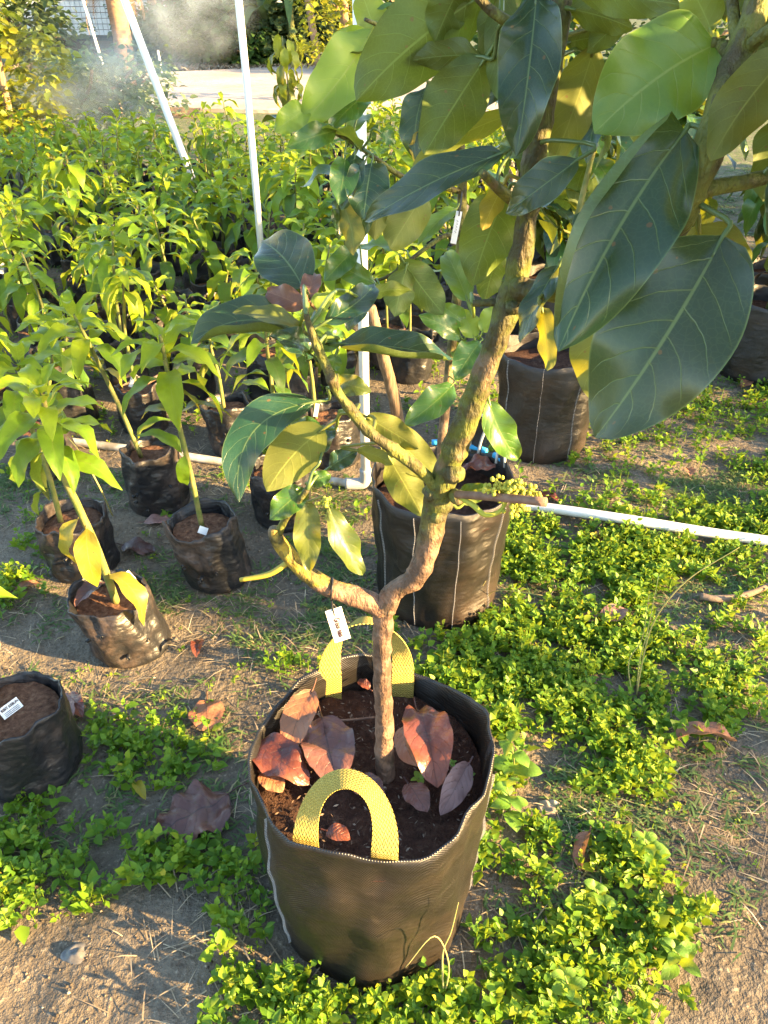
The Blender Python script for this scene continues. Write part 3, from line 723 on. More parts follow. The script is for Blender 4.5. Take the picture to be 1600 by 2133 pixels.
for i in range(16):  # more leaves added out of view along the sun's path, shading the big ones
    h_ = pd(*[(1300, 420), (1420, 640), (1360, 760), (1380, 300), (1300, 560), (1480, 700), (1260, 640), (1440, 560)][i % 8], .57)
    c_ = h_ + SUNV * rnd(.30, .42); d = Vector((rnd(-.3, .3), rnd(-.8, .8), rnd(-.9, -.2))).normalized() * .085
    if topx(*(c_ - d))[0] < 1680 or topx(*(c_ + d))[0] < 1680: continue
    T1.leaf3(c_ - d, c_ + d, rnd(.065, .085), nrm=Vector((.9, rnd(-.3, .3), .4)), mat='leaf_dark', bend=.1, nu=12)
# crown beyond the frame, above and to the right
for i in range(26):
    q = T1.sk[int(R.randint(len(T1.sk)))]
    bp = [pd(1620, -60, .54), pd(1700, 330, .61), tp[-1], pd(1500, -180, .56), pd(960, -80, .72)][i % 5] + Vector((rnd(-.06, .10), rnd(-.05, .10), rnd(.0, .16)))
    az = rnd(0, 6.28); d = Vector((math.cos(az), math.sin(az), rnd(-.9, .1))).normalized() * rnd(.13, .19)
    x, y = topx(bp.x, bp.y, bp.z); e = bp + d; x2, y2 = topx(e.x, e.y, e.z)
    if (y2 > -15 and x2 < 1615) or (y > -15 and x < 1615): continue
    T1.leaf3(bp, e, rnd(.05, .08), nrm=Vector((rnd(-.4, .4), rnd(-.4, .4), 1)), mat=['leaf_dark', 'leaf_mid'][i % 2], bend=.1)
# rosette on the middle left branch
L(632, 600, 545, 503, .99, 1.05, 122, 'U', 10, .06, -.05, .2, .08, 'leaf_dark', attach=br[-1])
L(634, 640, 556, 608, .97, .98, 52, 'U', 10, .15, mat='leaf_red', attach=br[-1])
L(640, 632, 656, 568, .97, 1.0, 42, 'U', -10, .12, mat='leaf_red', attach=br[-1])
L(645, 658, 695, 610, .96, .97, 40, 'U', 20, .12, mat='leaf_lime', attach=br[-1])
L(638, 692, 484, 652, .96, .93, 62, 'U', -55, .14, .06, .25, .12, 'leaf_olive', attach=br[-2])
L(620, 690, 398, 716, .98, .98, 100, 'U', -30, .10, -.12, .25, .14, 'leaf_dark', attach=br[-3], curl=(0., 2.4))
L(650, 738, 562, 700, .94, .90, 62, 'U', -35, .14, mat='leaf_dark', attach=br[-3])
L(676, 672, 780, 590, .98, 1.03, 58, 'U', 15, .10, -.08, mat='leaf_dark', attach=br[-2])
L(776, 616, 858, 606, 1.05, 1.08, 36, 'D', 30, .15, mat='leaf_mid', attach=br[-2])
L(705, 716, 944, 748, .95, .95, 78, 'U', 32, .16, -.06, .25, .16, 'leaf_dark', attach=br[-3], curl=(2.4, 0.))
L(665, 730, 712, 690, .96, .98, 40, 'U', 0, .1, mat='leaf_mid', attach=br[-3])
L(700, 738, 690, 772, .98, .99, 34, 'U', 0, .1, mat='leaf_mid', attach=br[-3])
L(655, 837, 498, 1046, .98, .97, 92, 'U', 18, .10, -.22, .2, .14, 'leaf_dark', attach=br[5])
L(676, 892, 556, 1024, .98, 1.0, 104, 'D', -8, .06, .05, .15, .06, 'leaf_olive', attach=br[4])
L(668, 888, 604, 886, 1.0, 1.02, 34, 'U', 20, .1, mat='leaf_mid', attach=br[4])
L(670, 945, 694, 886, 1.0, 1.03, 34, 'U', 20, .1, mat='leaf_dark')
L(636, 1018, 562, 1082, 1.02, 1.01, 58, 'U', 10, .10, mat='leaf_mid')
L(641, 1040, 645, 1190, 1.04, 1.06, 58, 'U', -10, .05, mat='leaf_olive')
L(684, 1058, 756, 1198, 1.05, 1.08, 60, 'U', 25, .07, -.06, mat='leaf_olive')
L(646, 1004, 690, 988, 1.02, 1.02, 34, 'U', 0, .12, mat='leaf_mid')
L(686, 974, 744, 940, 1.03, 1.03, 44, 'U', -15, .1, mat='leaf_dark')
L(742, 938, 818, 968, 1.02, 1.0, 34, 'D', 30, .1, mat='leaf_olive', attach=br[2])
L(762, 868, 872, 935, 1.04, 1.04, 60, 'D', 10, .06, mat='leaf_olive', attach=br[4])
L(790, 885, 918, 1000, 1.07, 1.10, 82, 'D', 0, .05, mat='leaf_olive', attach=br[3])
L(812, 956, 880, 1076, 1.08, 1.12, 76, 'D', 6, .05, mat='leaf_olive', attach=br[2])
L(705, 800, 774, 816, 1.04, 1.02, 46, 'U', 10, .2, mat='leaf_olive', attach=br[5])
L(1018, 834, 1080, 956, .95, .98, 66, 'U', 15, .08, -.08, mat='leaf_light')
L(955, 1026, 1028, 1018, 1.05, 1.03, 30, 'U', 10, .1, mat='leaf_mid')
L(965, 1050, 1022, 1020, 1.03, 1.02, 28, 'D', 10, .1, mat='leaf_lime')

# ---- second tree, in the black woven bag behind
B2 = onground(918, 1315); B2 = Vector((B2.x, B2.y + .17, gzf(B2.x, B2.y + .17) - .006))
tree2 = thing('potted_tree', B2, 'slender avocado tree in the black woven bag with white and blue trimmed handle', 'potted tree')
H2, R20, R21 = .41, .175, .196
bag2 = obj('bag', mesh('bag', *(lambda v, f, u: (v, f, M['woven2'], u))(*bag_geo(R20, R21, H2, .33, 80, 4.0, BAGWR, .022, rings=18))), tree2)
bag2['label'] = 'black woven grow bag with white stitched seams'
for th in (-152, -115, -80, -40): stitch_line(bag2, R20, R21, H2, math.radians(th), .02, H2 - .01, seed=4.0, size=.0012)
handle(bag2, Vector((0, 0, 0)), R21 - .012, H2 - .01, math.radians(42), .05, .125, .045, M['woven2'], lean_in=.0, depth=.07)
for dx in (-.024, .024):
    rad = Vector((math.cos(math.radians(42)), math.sin(math.radians(42)), 0))
    path, wid = [], []
    tan = Vector((-math.sin(math.radians(42)), math.cos(math.radians(42)), 0))
    for i in range(21):
        a_ = math.pi * i / 20; k = 1 + dx / .075
        path.append(rad * (R21 - .015 - (dx * 2 if i not in (0,) else 0) * 0) + tan * (-.05 * k * math.cos(a_)) + Vector((0, 0, H2 - .01 + (.125 + dx * .7) * math.sin(a_) ** .85)) + rad * (-dx * .8 * math.sin(a_)))
    o = obj('trim', mesh('trim', *(lambda v, f, u: (v, f, M['white_trim'], u))(*tube(path, .0042, 6))), bag2)
for a0, a1 in ((28, 38), (46, 66), (84, 96)):
    path = [Vector((math.cos(math.radians(a)) * (R21 - .002), math.sin(math.radians(a)) * (R21 - .002), H2 + .004)) for a in np.linspace(a0, a1, 5)]
    v, f, u = ribbon(path, [Vector((0, 0, .016))] * 5, .013)
    obj('blue_tape', mesh('blue_tape', v, f, M['blue_tape'], u), bag2)
obj('soil', mesh('soil', *(lambda v, f, u: (v, f, M['soil'], u))(*soil_geo(R21 - .011, .345, 40, 8, .01, 5.))), tree2)
T2 = Tree(tree2); Y2 = B2.y
def at2(x, y, d): return py(x, y, Y2 + d)
s2 = [at2(914, 990, 0), at2(921, 920, 0), at2(930, 830, 0), at2(938, 750, 0), at2(948, 660, 0), at2(955, 580, -.01), at2(960, 500, -.02), at2(963, 400, -.03), at2(958, 280, -.04), at2(950, 160, -.05), at2(940, 40, -.05), at2(935, -60, -.05)]
s2[0].z = B2.z + .335
T2.limb('trunk', s2, [.013, .012, .0118, .0115, .0112, .011, .0108, .0105, .010, .009, .008, .006], bark_mat('bark2', (.27, .17, .10), (.17, .16, .04), .55, .8), 12, 5, .12, nodes=.08)
T2.limb('branch', [s2[6], at2(930, 490, -.05), at2(890, 515, -.08), at2(850, 545, -.1), at2(810, 575, -.12), at2(765, 590, -.12)], [.006, .0055, .005, .0045, .004, .003], M['bark_green'], 8)
T2.limb('branch', [s2[7], at2(905, 385, -.08), at2(844, 371, -.12), at2(785, 332, -.15), at2(740, 300, -.17), at2(690, 274, -.18)], [.0065, .006, .0055, .005, .0045, .003], M['bark_green'], 8)
T2.limb('branch', [s2[4], at2(975, 700, -.02), at2(985, 690, -.03)], [.005, .004, .003], M['bark_green'], 8)
T2.limb('branch', [s2[9], at2(880, 120, -.1), at2(800, 60, -.15), at2(760, 40, -.18)], [.006, .005, .0045, .003], M['bark_green'], 8)
T2.limb('branch', [s2[8], at2(930, 190, -.1), at2(890, 170, -.13)], [.005, .0045, .003], M['bark_green'], 8)
D2 = 1.66
def L2(*a, **k): T2.leaf(*a[:4], *(a[4] if isinstance(a[4], tuple) else (a[4], a[4])), *a[5:], **k)
L2(775, 60, 625, 262, (1.46, 1.44), 112, 'U', 12, .08, .05, mat='leaf_lime')
L2(782, 70, 748, -30, (1.46, 1.46), 70, 'D', 10, .06, mat='leaf_lime')
L2(640, 225, 572, 275, (1.44, 1.43), 56, 'U', 10, .1, mat='leaf_lime')
L2(790, 105, 690, 75, (1.50, 1.47), 60, 'U', 10, .08, mat='leaf_lime')
L2(700, 272, 598, 306, (1.45, 1.42), 52, 'U', -15, .08, mat='leaf_mid')
L2(768, 196, 686, 272, (1.48, 1.45), 62, 'U', 25, .1, mat='leaf_mid')
L2(750, 180, 660, 262, (1.48, 1.46), 50, 'U', 5, .1, mat='leaf_light')
L2(888, 182, 866, 334, (1.50, 1.52), 70, 'U', 18, .08, -.05, mat='leaf_dark')
L2(900, 200, 915, 300, (1.52, 1.54), 54, 'U', -18, .08, mat='leaf_dark')
L2(880, 272, 862, 335, (1.50, 1.52), 30, 'D', 30, .08, mat='leaf_yellow')
L2(792, 276, 824, 300, (1.46, 1.48), 30, 'U', 30, .08, mat='leaf_mid')
L2(774, 340, 757, 458, (1.46, 1.46), 92, 'U', 5, .10, mat='leaf_dark')
L2(740, 322, 712, 438, (1.47, 1.46), 62, 'U', -20, .10, .05, mat='leaf_dark')
L2(712, 422, 736, 532, (1.48, 1.47), 52, 'D', 25, .05, -.05, mat='leaf_olive')
L2(700, 415, 706, 500, (1.5, 1.5), 40, 'U', -30, .08, mat='leaf_dark')
L2(800, 370, 780, 500, (1.50, 1.50), 56, 'D', 15, .05, mat='leaf_olive')
L2(888, 398, 812, 518, (1.52, 1.50), 84, 'D', 5, .05, mat='leaf_olive')
L2(846, 560, 822, 660, (1.52, 1.53), 66, 'D', 10, .05, mat='leaf_mid')
L2(838, 540, 925, 655, (1.54, 1.56), 76, 'D', -10, .05, .03, mat='leaf_mid')
L2(738, 520, 676, 586, (1.52, 1.50), 50, 'U', 10, .08, mat='leaf_mid')
L2(780, 590, 690, 545, (1.52, 1.54), 44, 'U', 0, .1, mat='leaf_mid')
L2(775, 598, 725, 690, (1.54, 1.54), 48, 'U', 20, .1, mat='leaf_dark')
L2(944, 800, 842, 886, (1.70, 1.66), 62, 'U', 12, .09, .05, mat='leaf_mid')
L2(960, 702, 872, 656, (1.68, 1.64), 48, 'U', -20, .12, mat='leaf_mid')
L2(1000, 712, 948, 792, (1.64, 1.60), 62, 'U', 10, .1, mat='leaf_mid')
L2(988, 704, 962, 648, (1.66, 1.67), 46, 'U', 10, .1, mat='leaf_lime')
L2(1004, 692, 1042, 636, (1.66, 1.66), 44, 'U', -10, .1, mat='leaf_lime')
L2(970, 674, 918, 636, (1.67, 1.66), 40, 'U', 10, .1, mat='leaf_light')
L2(978, 770, 942, 712, (1.68, 1.70), 34, 'U', 0, .1, mat='leaf_light')
for i in range(26):      # inner foliage of the second tree
    q = T2.sk[int(R.randint(len(T2.sk)))][0]
    if q.z < .95: continue
    az = rnd(0, 6.28); d = Vector((math.cos(az), math.sin(az) * .7 + .25, rnd(-.9, .3))).normalized()
    b = q + d * rnd(.02, .05); T2.leaf3(b, b + d * rnd(.09, .15), rnd(.035, .06), nrm=Vector((rnd(-.4, .4), rnd(-.6, .2), 1)), mat=['leaf_mid', 'leaf_light', 'leaf_dark'][i % 3], bend=.1, nu=12)

# ------------------------------------------------------------------ small reusable leaves for the seedlings
def proto_leaf(seed, bend, tipdroop, wave, fold, ratio):
    r0 = random.Random(seed)
    v, f, u = leaf_geo((0, 0, 0), (1, 0, 0), (0, 0, 1), ratio, bend, r0.uniform(-.05, .05), fold, wave, 2.2, r0.uniform(0, 6), 9, 2, tipdroop)
    pet = tube([(-.13, 0, -.02), (-.06, 0, -.004), (.03, 0, .004)], [.010, .009, .006], 4)
    return join([(v, f, u), (pet[0], pet[1], [(.5, .5)] * len(pet[0]))])
LEAFM = {}
for mk in ('seed_leaf', 'seed_young', 'seed_old', 'leaf_mid', 'leaf_dark', 'leaf_yellow', 'vine_leaf', 'leaf_olive'):
    LEAFM[mk] = []
    for k in range(6):
        v, f, u = proto_leaf(k + 10, [.10, .16, .08, .2, .13, .05][k], [.35, .2, .5, .25, .4, .6][k], .22, [.3, .15, .35, .2, .1, .25][k], [.36, .42, .34, .40, .38, .46][k])
        LEAFM[mk].append(mesh('leaf', v, f, M[mk], u))
def put_leaf(parent, p, az, el, L_, mk, roll=0., wide=1.0, k=None):
    o = bpy.data.objects.new('leaf', LEAFM[mk][R.randint(6) if k is None else k]); COL.objects.link(o); o.parent = parent
    o.matrix_basis = Matrix.Translation(p) @ Matrix.Rotation(az, 4, 'Z') @ Matrix.Rotation(-el, 4, 'Y') @ Matrix.Rotation(roll, 4, 'X') @ Matrix.Diagonal((L_, L_ * wide, L_, 1))
    return o
BAGS = [mesh('bag', *(lambda v, f, u: (v, f, M['poly'], u))(*bag_geo(.096, .092, .215, .172, 40, 20. + 7 * k, .0075, .022, (rnd(-.02, .02), rnd(-.02, .02)), True, 16))) for k in range(6)]
SOILS = [mesh('soil', *(lambda v, f, u: (v, f, M['coco'], u))(*soil_geo(.087, .178, 24, 4, .008, 3. * k))) for k in range(3)]

def near_bag(root, r, h, seed, lean, soil_h=None, holes=True):
    soil_h = soil_h or h - .045
    b = obj('bag', mesh('bag', *(lambda v, f, u: (v, f, M['poly'], u))(*bag_geo(r * 1.03, r, h, soil_h, 56, seed, .0085, .024, lean, True, 20))), root)
    k = soil_h / h; obj('soil', mesh('soil', *(lambda v, f, u: (v, f, M['coco'], u))(*soil_geo(r - .011, soil_h + .004, 30, 6, .008, seed, (lean[0] * k, lean[1] * k)))), root)
    if holes:
        for i in range(5):
            th = -math.pi / 2 + rnd(-1.0, 1.0); z = rnd(.25, .8) * h * (.6 if i % 2 else 1)
            t = z / h; q = Vector((math.cos(th) * 1.6, math.sin(th) * 1.6, z * 9 + seed))
            d = Vector((math.cos(th), math.sin(th), 0)); e = Vector((-d.y, d.x, 0)); up = Vector((0, 0, 1))
            c = d * (r * 1.02 + .010) + Vector((lean[0] * t, lean[1] * t, z)); V, F = [], []
            for j in range(10):
                a_ = 2 * math.pi * j / 10
                for rr, off in ((.0055, -.02), (.0055, -.004), (.0034, -.0035), (.0032, -.02)): V.append(c + (e * math.cos(a_) + up * math.sin(a_)) * rr + d * off)
            for j in range(10):
                j2 = (j + 1) % 10
                for m_ in range(3): F.append((j * 4 + m_, j2 * 4 + m_, j2 * 4 + m_ + 1, j * 4 + m_ + 1))
            obj('drain_hole', mesh('drain_hole', V, F, M['tie']), b)
    return b, soil_h
def crown(root, top, dirv, n, Lm, mats, spread=.16, droop=0., seed=0):
    """whorl of leaves round the top of a stem"""
    for i in range(n):
        t = i / n; p = top - dirv * (spread * t ** 1.2)
        az = i * 2.4 + rnd(-.35, .35) + seed; el = .95 - 1.45 * t ** .75 + rnd(-.25, .25) - droop
        mk = mats[0] if t < .38 else (mats[1] if t < .8 else mats[2])
        ll = Lm * (.62 + .5 * min(1, t * 2.2)) * rnd(.82, 1.12)
        put_leaf(root, p + Vector((math.cos(az) * .012, math.sin(az) * .012, 0)), az, el, ll, mk, rnd(-.35, .35))
def seedling(root, soil_h, lean, stem_pts, rad, n, Lm, mats=('seed_young', 'seed_leaf', 'seed_old'), spread=.16, droop=0., stemmat='stem', low=()):
    o = root.location
    P = smooth_path([Vector(p) for p in stem_pts], 5)
    v, f, u = tube(P, resample([rad, rad * .9, rad * .75, rad * .5], len(P)), 8, True, .1)
    obj('stem', mesh('stem', v, f, M[stemmat], u), root)
    crown(root, P[-1], (P[-1] - P[-5]).normalized(), n, Lm, mats, spread, droop, rnd(0, 6))
    for (t, az, el, ll, mk) in low:
        p = P[int(t * (len(P) - 1))]; put_leaf(root, p + Vector((math.cos(az) * ll * .1, math.sin(az) * ll * .1, 0)), az, el, ll, mk, rnd(-.3, .3))

def near(px_base, r, h, lean_px, soil_frac, stem_px, rad, n, Lm, label, seed, low=(), mats=('seed_young', 'seed_leaf', 'seed_old'), spread=.14, droop=0., yoff=None):
    """a bagged seedling: foot of the bag on the ground, stem through pixels at the bag's own distance"""
    g = onground(*px_base); Y = g.y + r; loc = Vector((g.x, Y, gzf(g.x, Y) - .006))
    root = thing('potted_seedling', loc, label, 'potted plant', 'single seedlings in black plastic bags')
    rc = py(lean_px[0], lean_px[1], Y) - loc; lean = (max(-.07, min(.07, rc.x)), 0)
    b, sh = near_bag(root, r, h, seed, lean, h * soil_frac)
    if stem_px:
        pts = [py(x, y, Y + (d[0] if d else 0)) - loc for x, y, *d in stem_px]
        pts[0].z = sh
        seedling(root, sh, lean, pts, rad, n, Lm, mats, spread, droop, low=low)
    return root, loc, sh, lean
pi = math.pi
S1 = near((447, 1242), .101, .212, (418, 1085), .84, [(420, 1090), (398, 990), (372, 880), (350, 780), (337, 715), (333, 698)], .0085, 15, .125, 'straight slim seedling with bright lime crown and bare knotty stem', 31.,
     low=[(.28, 2.9, .7, .13, 'seed_leaf'), (.30, -1.8, -1.3, .10, 'seed_leaf'), (.45, .25, .1, .13, 'leaf_olive'), (.46, 3.0, .1, .10, 'leaf_olive'), (.62, .5, .5, .11, 'leaf_olive'), (.55, 0.1, -.5, .09, 'leaf_olive')], mats=('seed_young', 'seed_young', 'seed_leaf'))
S2 = near((322, 1080), .096, .235, (313, 935), .84, [(290, 930), (255, 860), (212, 770), (175, 695), (150, 650)], .0085, 14, .125, 'seedling with its yellow stem leaning hard to one side in a shiny crumpled bag', 32.,
     low=[(.12, .3, .8, .13, 'seed_leaf'), (.5, 2.2, .3, .08, 'leaf_olive'), (.5, -.4, -.4, .08, 'leaf_yellow')], mats=('seed_young', 'seed_young', 'seed_leaf'))
S3 = near((262, 1397), .102, .19, (222, 1238), .82, [(236, 1228), (205, 1150), (165, 1060), (130, 985), (105, 900), (88, 815)], .0115, 22, .13, 'bushy seedling with yellowing lower leaves and a curled purple leaf on its soil', 33.,
     low=[(.12, -.6, -.55, .16, 'leaf_yellow'), (.35, -1.3, -.9, .15, 'leaf_yellow'), (.36, -2.4, -1.0, .13, 'leaf_yellow'), (.7, -.3, -.1, .15, 'seed_leaf'), (.75, 2.9, -.9, .13, 'seed_leaf')], mats=('seed_young', 'seed_leaf', 'seed_leaf'))
S4 = near((160, 1222), .1, .2, (150, 1080), .84, [(122, 1070), (105, 1000), (80, 930), (50, 840), (38, 745)], .009, 20, .13, 'leafy seedling whose bag stands behind the bag with the curled purple leaf', 34.,
     low=[(.2, 3.0, -.8, .12, 'seed_old'), (.35, 2.8, -1.2, .11, 'leaf_olive'), (.4, .2, -.3, .1, 'leaf_yellow')])
S5 = near((30, 1678), .112, .205, (18, 1470), .84, [(-8, 1500), (-110, 1350), (-190, 1200)], .0105, 12, .13, 'seedling whose dusty perforated bag holds a printed white plant label', 35.)
S6 = near((490, 957), .094, .212, (472, 838), .86, [(464, 830), (455, 780), (440, 725), (432, 660)], .008, 13, .13, 'seedling with curved bare stem in a bag standing just beyond the weathered pipe', 36.,
     low=[(.5, 2.6, -.7, .11, 'leaf_olive'), (.55, -.2, .1, .12, 'seed_leaf')], mats=('seed_leaf', 'seed_old', 'seed_old'))
S7 = near((590, 1112), .094, .21, (576, 978), .86, [(580, 962), (574, 880), (566, 800), (556, 720), (552, 660)], .0075, 12, .13, 'seedling with thin yellow stem in the bag right beside the pipe elbow', 37.,
     low=[(.45, 2.7, 0., .13, 'seed_leaf'), (.55, 2.9, -.1, .13, 'seed_old'), (.6, .3, -.2, .12, 'seed_old'), (.5, -.8, -.3, .10, 'seed_old')], mats=('seed_leaf', 'seed_leaf', 'seed_old'))
S8 = near((693, 980), .094, .21, (688, 860), .86, [(657, 850), (650, 790), (640, 720), (630, 650)], .008, 13, .13, 'seedling in a sun-browned bag with white label next to the upright pipe', 38., mats=('seed_leaf', 'seed_leaf', 'seed_old'))
S9 = near((292, 905), .093, .2, (286, 800), .86, [(280, 790), (262, 700), (258, 620), (258, 560)], .008, 14, .13, 'seedling with drooping lime leaves and a red-brown stick lying across its bag', 39., droop=.8, mats=('seed_young', 'seed_young', 'seed_old'))
S10 = near((95, 1000), .096, .19, (92, 905), .86, [(88, 900), (100, 820), (110, 740), (118, 690)], .008, 16, .13, 'seedling in a bag half hidden by yellowing leaves at the end of the pipe', 40.)

# ------------------------------------------------------------------ the bed of seedlings
taken = [S[1] for S in (S1, S2, S3, S4, S5, S6, S7, S8, S9, S10)]
field = []
rows = 0
for iy in range(19):
    Yr = 2.95 + iy * .36
    for ix in range(-22, 12):
        X = ix * .34 + (.17 if iy % 2 else 0) + rnd(-.08, .08); Y = Yr + rnd(-.09, .09)
        xp, yp = topx(X, Y, 0.3)
        if xp < -130: continue
        lim = 905 if Y < 3.6 else 905 + (Y - 3.6) * 55
        if xp > lim: continue
        if Y > 8.6 and xp < 640 and Y > 8.2 + .5 * math.sin(X * 2): continue
        if min((Vector((X, Y, 0)) - Vector((t.x, t.y, 0))).length for t in taken) < .24: continue
        if abs(X - .18) < .2 and Y < 3.2: continue
        field.append((X, Y))
for i, (X, Y) in enumerate(field):
    kk = R.rand(); tall = R.rand() < .3; dr = rnd(-.1, .75)
    lab = ('lime green', 'mid green', 'bright yellow-green')[0 if kk < .55 else (1 if kk < .85 else 2)] + (' drooping' if dr > .22 else ' spreading') + (' tall' if tall else ' short') + ' avocado seedling in black plastic bag crowded into the nursery bed'
    root = thing('potted_seedling', (X, Y, gzf(X, Y) - .006), lab, 'potted plant', 'seedlings crowded in the nursery bed')
    sc = rnd(.9, 1.1); a_ = rnd(0, 6.28)
    b = obj('bag', BAGS[i % 6], root); b.rotation_euler.z = a_; b.scale = (sc, sc, sc * rnd(.92, 1.08))
    if Y < 5.2: s_ = obj('soil', SOILS[i % 3], root); s_.scale = (sc, sc, sc)
    hgt = rnd(.40, .62) + (.14 if tall else 0)
    lx, ly = rnd(-.07, .07), rnd(-.07, .07)
    pts = [Vector((0, 0, .165)), Vector((lx * .4 + rnd(-.015, .015), ly * .4, .2 + (hgt - .2) * .5)), Vector((lx, ly, hgt))]
    P = smooth_path(pts, 4); v, f, u = tube(P, resample([.0075, .0065, .0045], len(P)), 6)
    obj('stem', mesh('stem', v, f, M['stem'], u), root)
    k = kk; n = int(rnd(14, 20)) if Y < 6.5 else int(rnd(11, 15))
    mats = ('seed_young', 'seed_leaf', 'seed_old') if k < .55 else (('seed_leaf', 'seed_leaf', 'seed_old') if k < .85 else ('seed_young', 'seed_young', 'seed_leaf'))
    crown(root, P[-1], Vector((lx, ly, hgt)).normalized(), n, rnd(.12, .20), mats, rnd(.16, .30), dr, rnd(0, 6))

# ------------------------------------------------------------------ larger bagged trees to the right
def sapling(px_base=None, xy=None, r=.18, h=.42, label='', seed=0, height=1.4, nleaf=40, lean=(0, 0), mats=('leaf_dark', 'leaf_mid', 'leaf_mid'), Lm=.18, stitch=True, zmin=.6, reach=1.0):
    if px_base: g = onground(*px_base); X, Y = g.x, g.y + r
    else: X, Y = xy
    root = thing('potted_tree', (X, Y, gzf(X, Y) - .006), label, 'potted tree', 'larger avocado trees in woven bags')
    b = obj('bag', mesh('bag', *(lambda v, f, u: (v, f, M['woven2'], u))(*bag_geo(r * .96, r * 1.04, h, h - .07, 56, seed, .007, .012, rings=16))), root)
    if stitch:
        for th in (-105, -60, -150): stitch_line(b, r * .96, r * 1.04, h, math.radians(th), .02, h - .01, seed=seed, size=.0013)
    handle(b, Vector((0, 0, 0)), r * 1.02, h - .012, math.radians(80), .05, .085, .042, M['woven2'], depth=.05)
    obj('soil', mesh('soil', *(lambda v, f, u: (v, f, M['soil'], u))(*soil_geo(r * 1.02 - .01, h - .06, 32, 6, .01, seed))), root)
    T = Tree(root); base = root.location + Vector((0, 0, h - .07))
    tops = base + Vector((lean[0], lean[1], height - h))
    mid = base.lerp(tops, .5) + Vector((rnd(-.04, .04), rnd(-.04, .04), 0))
    T.limb('trunk', [base, mid, tops], [.013, .011, .006], M['stem'], 8)
    for i in range(6):
        q = base.lerp(tops, .35 + .1 * i); az = i * 2.4 + seed; e = q + Vector((math.cos(az), math.sin(az), .7)) * rnd(.12, .24) * reach
        T.limb('branch', [q, q.lerp(e, .5) + Vector((0, 0, -.02)), e], [.006, .005, .003], M['stem'], 6, 3)
    pts = [p for p, _ in T.sk if p.z > zmin]
    for i in range(nleaf):
        q = pts[int(R.randint(len(pts)))]; az = rnd(0, 6.28)
        o = put_leaf(root, q - root.location + Vector((math.cos(az) * .02, math.sin(az) * .02, -.005)), az, rnd(-1.25, .15), Lm * rnd(.75, 1.15), mats[i % len(mats)], rnd(-.4, .4), rnd(1, 1.3))
    return root
sapling((1135, 972), None, .182, .42, 'avocado tree in a sunlit black woven bag just behind the white trimmed handle', 51., 1.5, 44, (.1, -.02))
sapling((1352, 695), None, .19, .42, 'avocado tree in a black woven bag with hanging leaves over wide grassy gap', 52., 1.35, 46, (.05, 0), Lm=.19)
sapling(None, (2.05, 3.35), .19, .42, 'avocado tree in a black woven bag with brown scorched leaves at the bed of weeds', 53., 1.3, 46, (-.1, 0), ('leaf_mid', 'leaf_mid', 'leaf_dark', 'leaf_olive'), .2)
for i, (x, y) in enumerate([(1.42, 3.75), (1.78, 3.5), (2.0, 4.0), (1.15, 4.25), (1.62, 4.55), (2.4, 4.2), (1.05, 4.9), (2.7, 4.9), (1.9, 5.9), (3.2, 6.2), (1.3, 6.6), (2.4, 7.4), (3.8, 7.8), (1.6, 8.3), (.85, 3.95)]):
    sapling(None, (x, y), .17, .38, 'avocado tree in black woven bag in the far rows beyond the grass', 60. + i * 3, rnd(1.1, 1.4), 74 if y < 5 else 40, (rnd(-.1, .1), rnd(-.1, .1)), Lm=.19, stitch=False, zmin=.5)

# ------------------------------------------------------------------ water pipes, stakes
def pipe(name, pts, r, mat, label, cat, group=None, ns=14):
    P = [Vector(p) for p in pts]; o0 = P[0].copy()
    v, f, u = tube([p - o0 for p in P], r, ns)
    o = obj(name, mesh(name, v, f, mat, u)); o.location = o0
    return tag(o, label, cat, group)
PR = .0172
e0 = onground(762, 1018); ez = gzf(e0.x, e0.y) + .022
E = Vector((e0.x, e0.y, ez))
GRP = 'white water pipes of the nursery'
pipe('standpipe', [E + Vector((0, 0, .02)), E + Vector((0, 0, .8)), E + Vector((.004, 0, 2.4))], PR, M['pvc'], 'clean white upright pipe rising from a grey elbow', 'pipe', GRP)
def gl(x, y, lift=.018):
    p = onground(x, y); p.z += lift; return p
rp = [E + Vector((.03, -.003, 0)), gl(880, 1037, .03), gl(1000, 1057, .028), gl(1090, 1069, .036), gl(1300, 1103, .042), gl(1480, 1130, .038), gl(1600, 1146, .036), gl(1800, 1174, .03)]
pipe('ground_pipe', smooth_path(rp, 5), PR, M['pvc'], 'clean white pipe lying across the weeds', 'pipe', GRP)
lp = [E + Vector((-.03, .002, -.004)), gl(680, 1004, .008), gl(520, 977, .010), gl(380, 955, .012), gl(250, 938, .012), gl(140, 924, .012), gl(-40, 903, .012)]
pipe('ground_pipe', smooth_path(lp, 5), PR * .95, M['pvc_old'], 'weathered stained white pipe half sunk in the dirt', 'pipe', GRP)
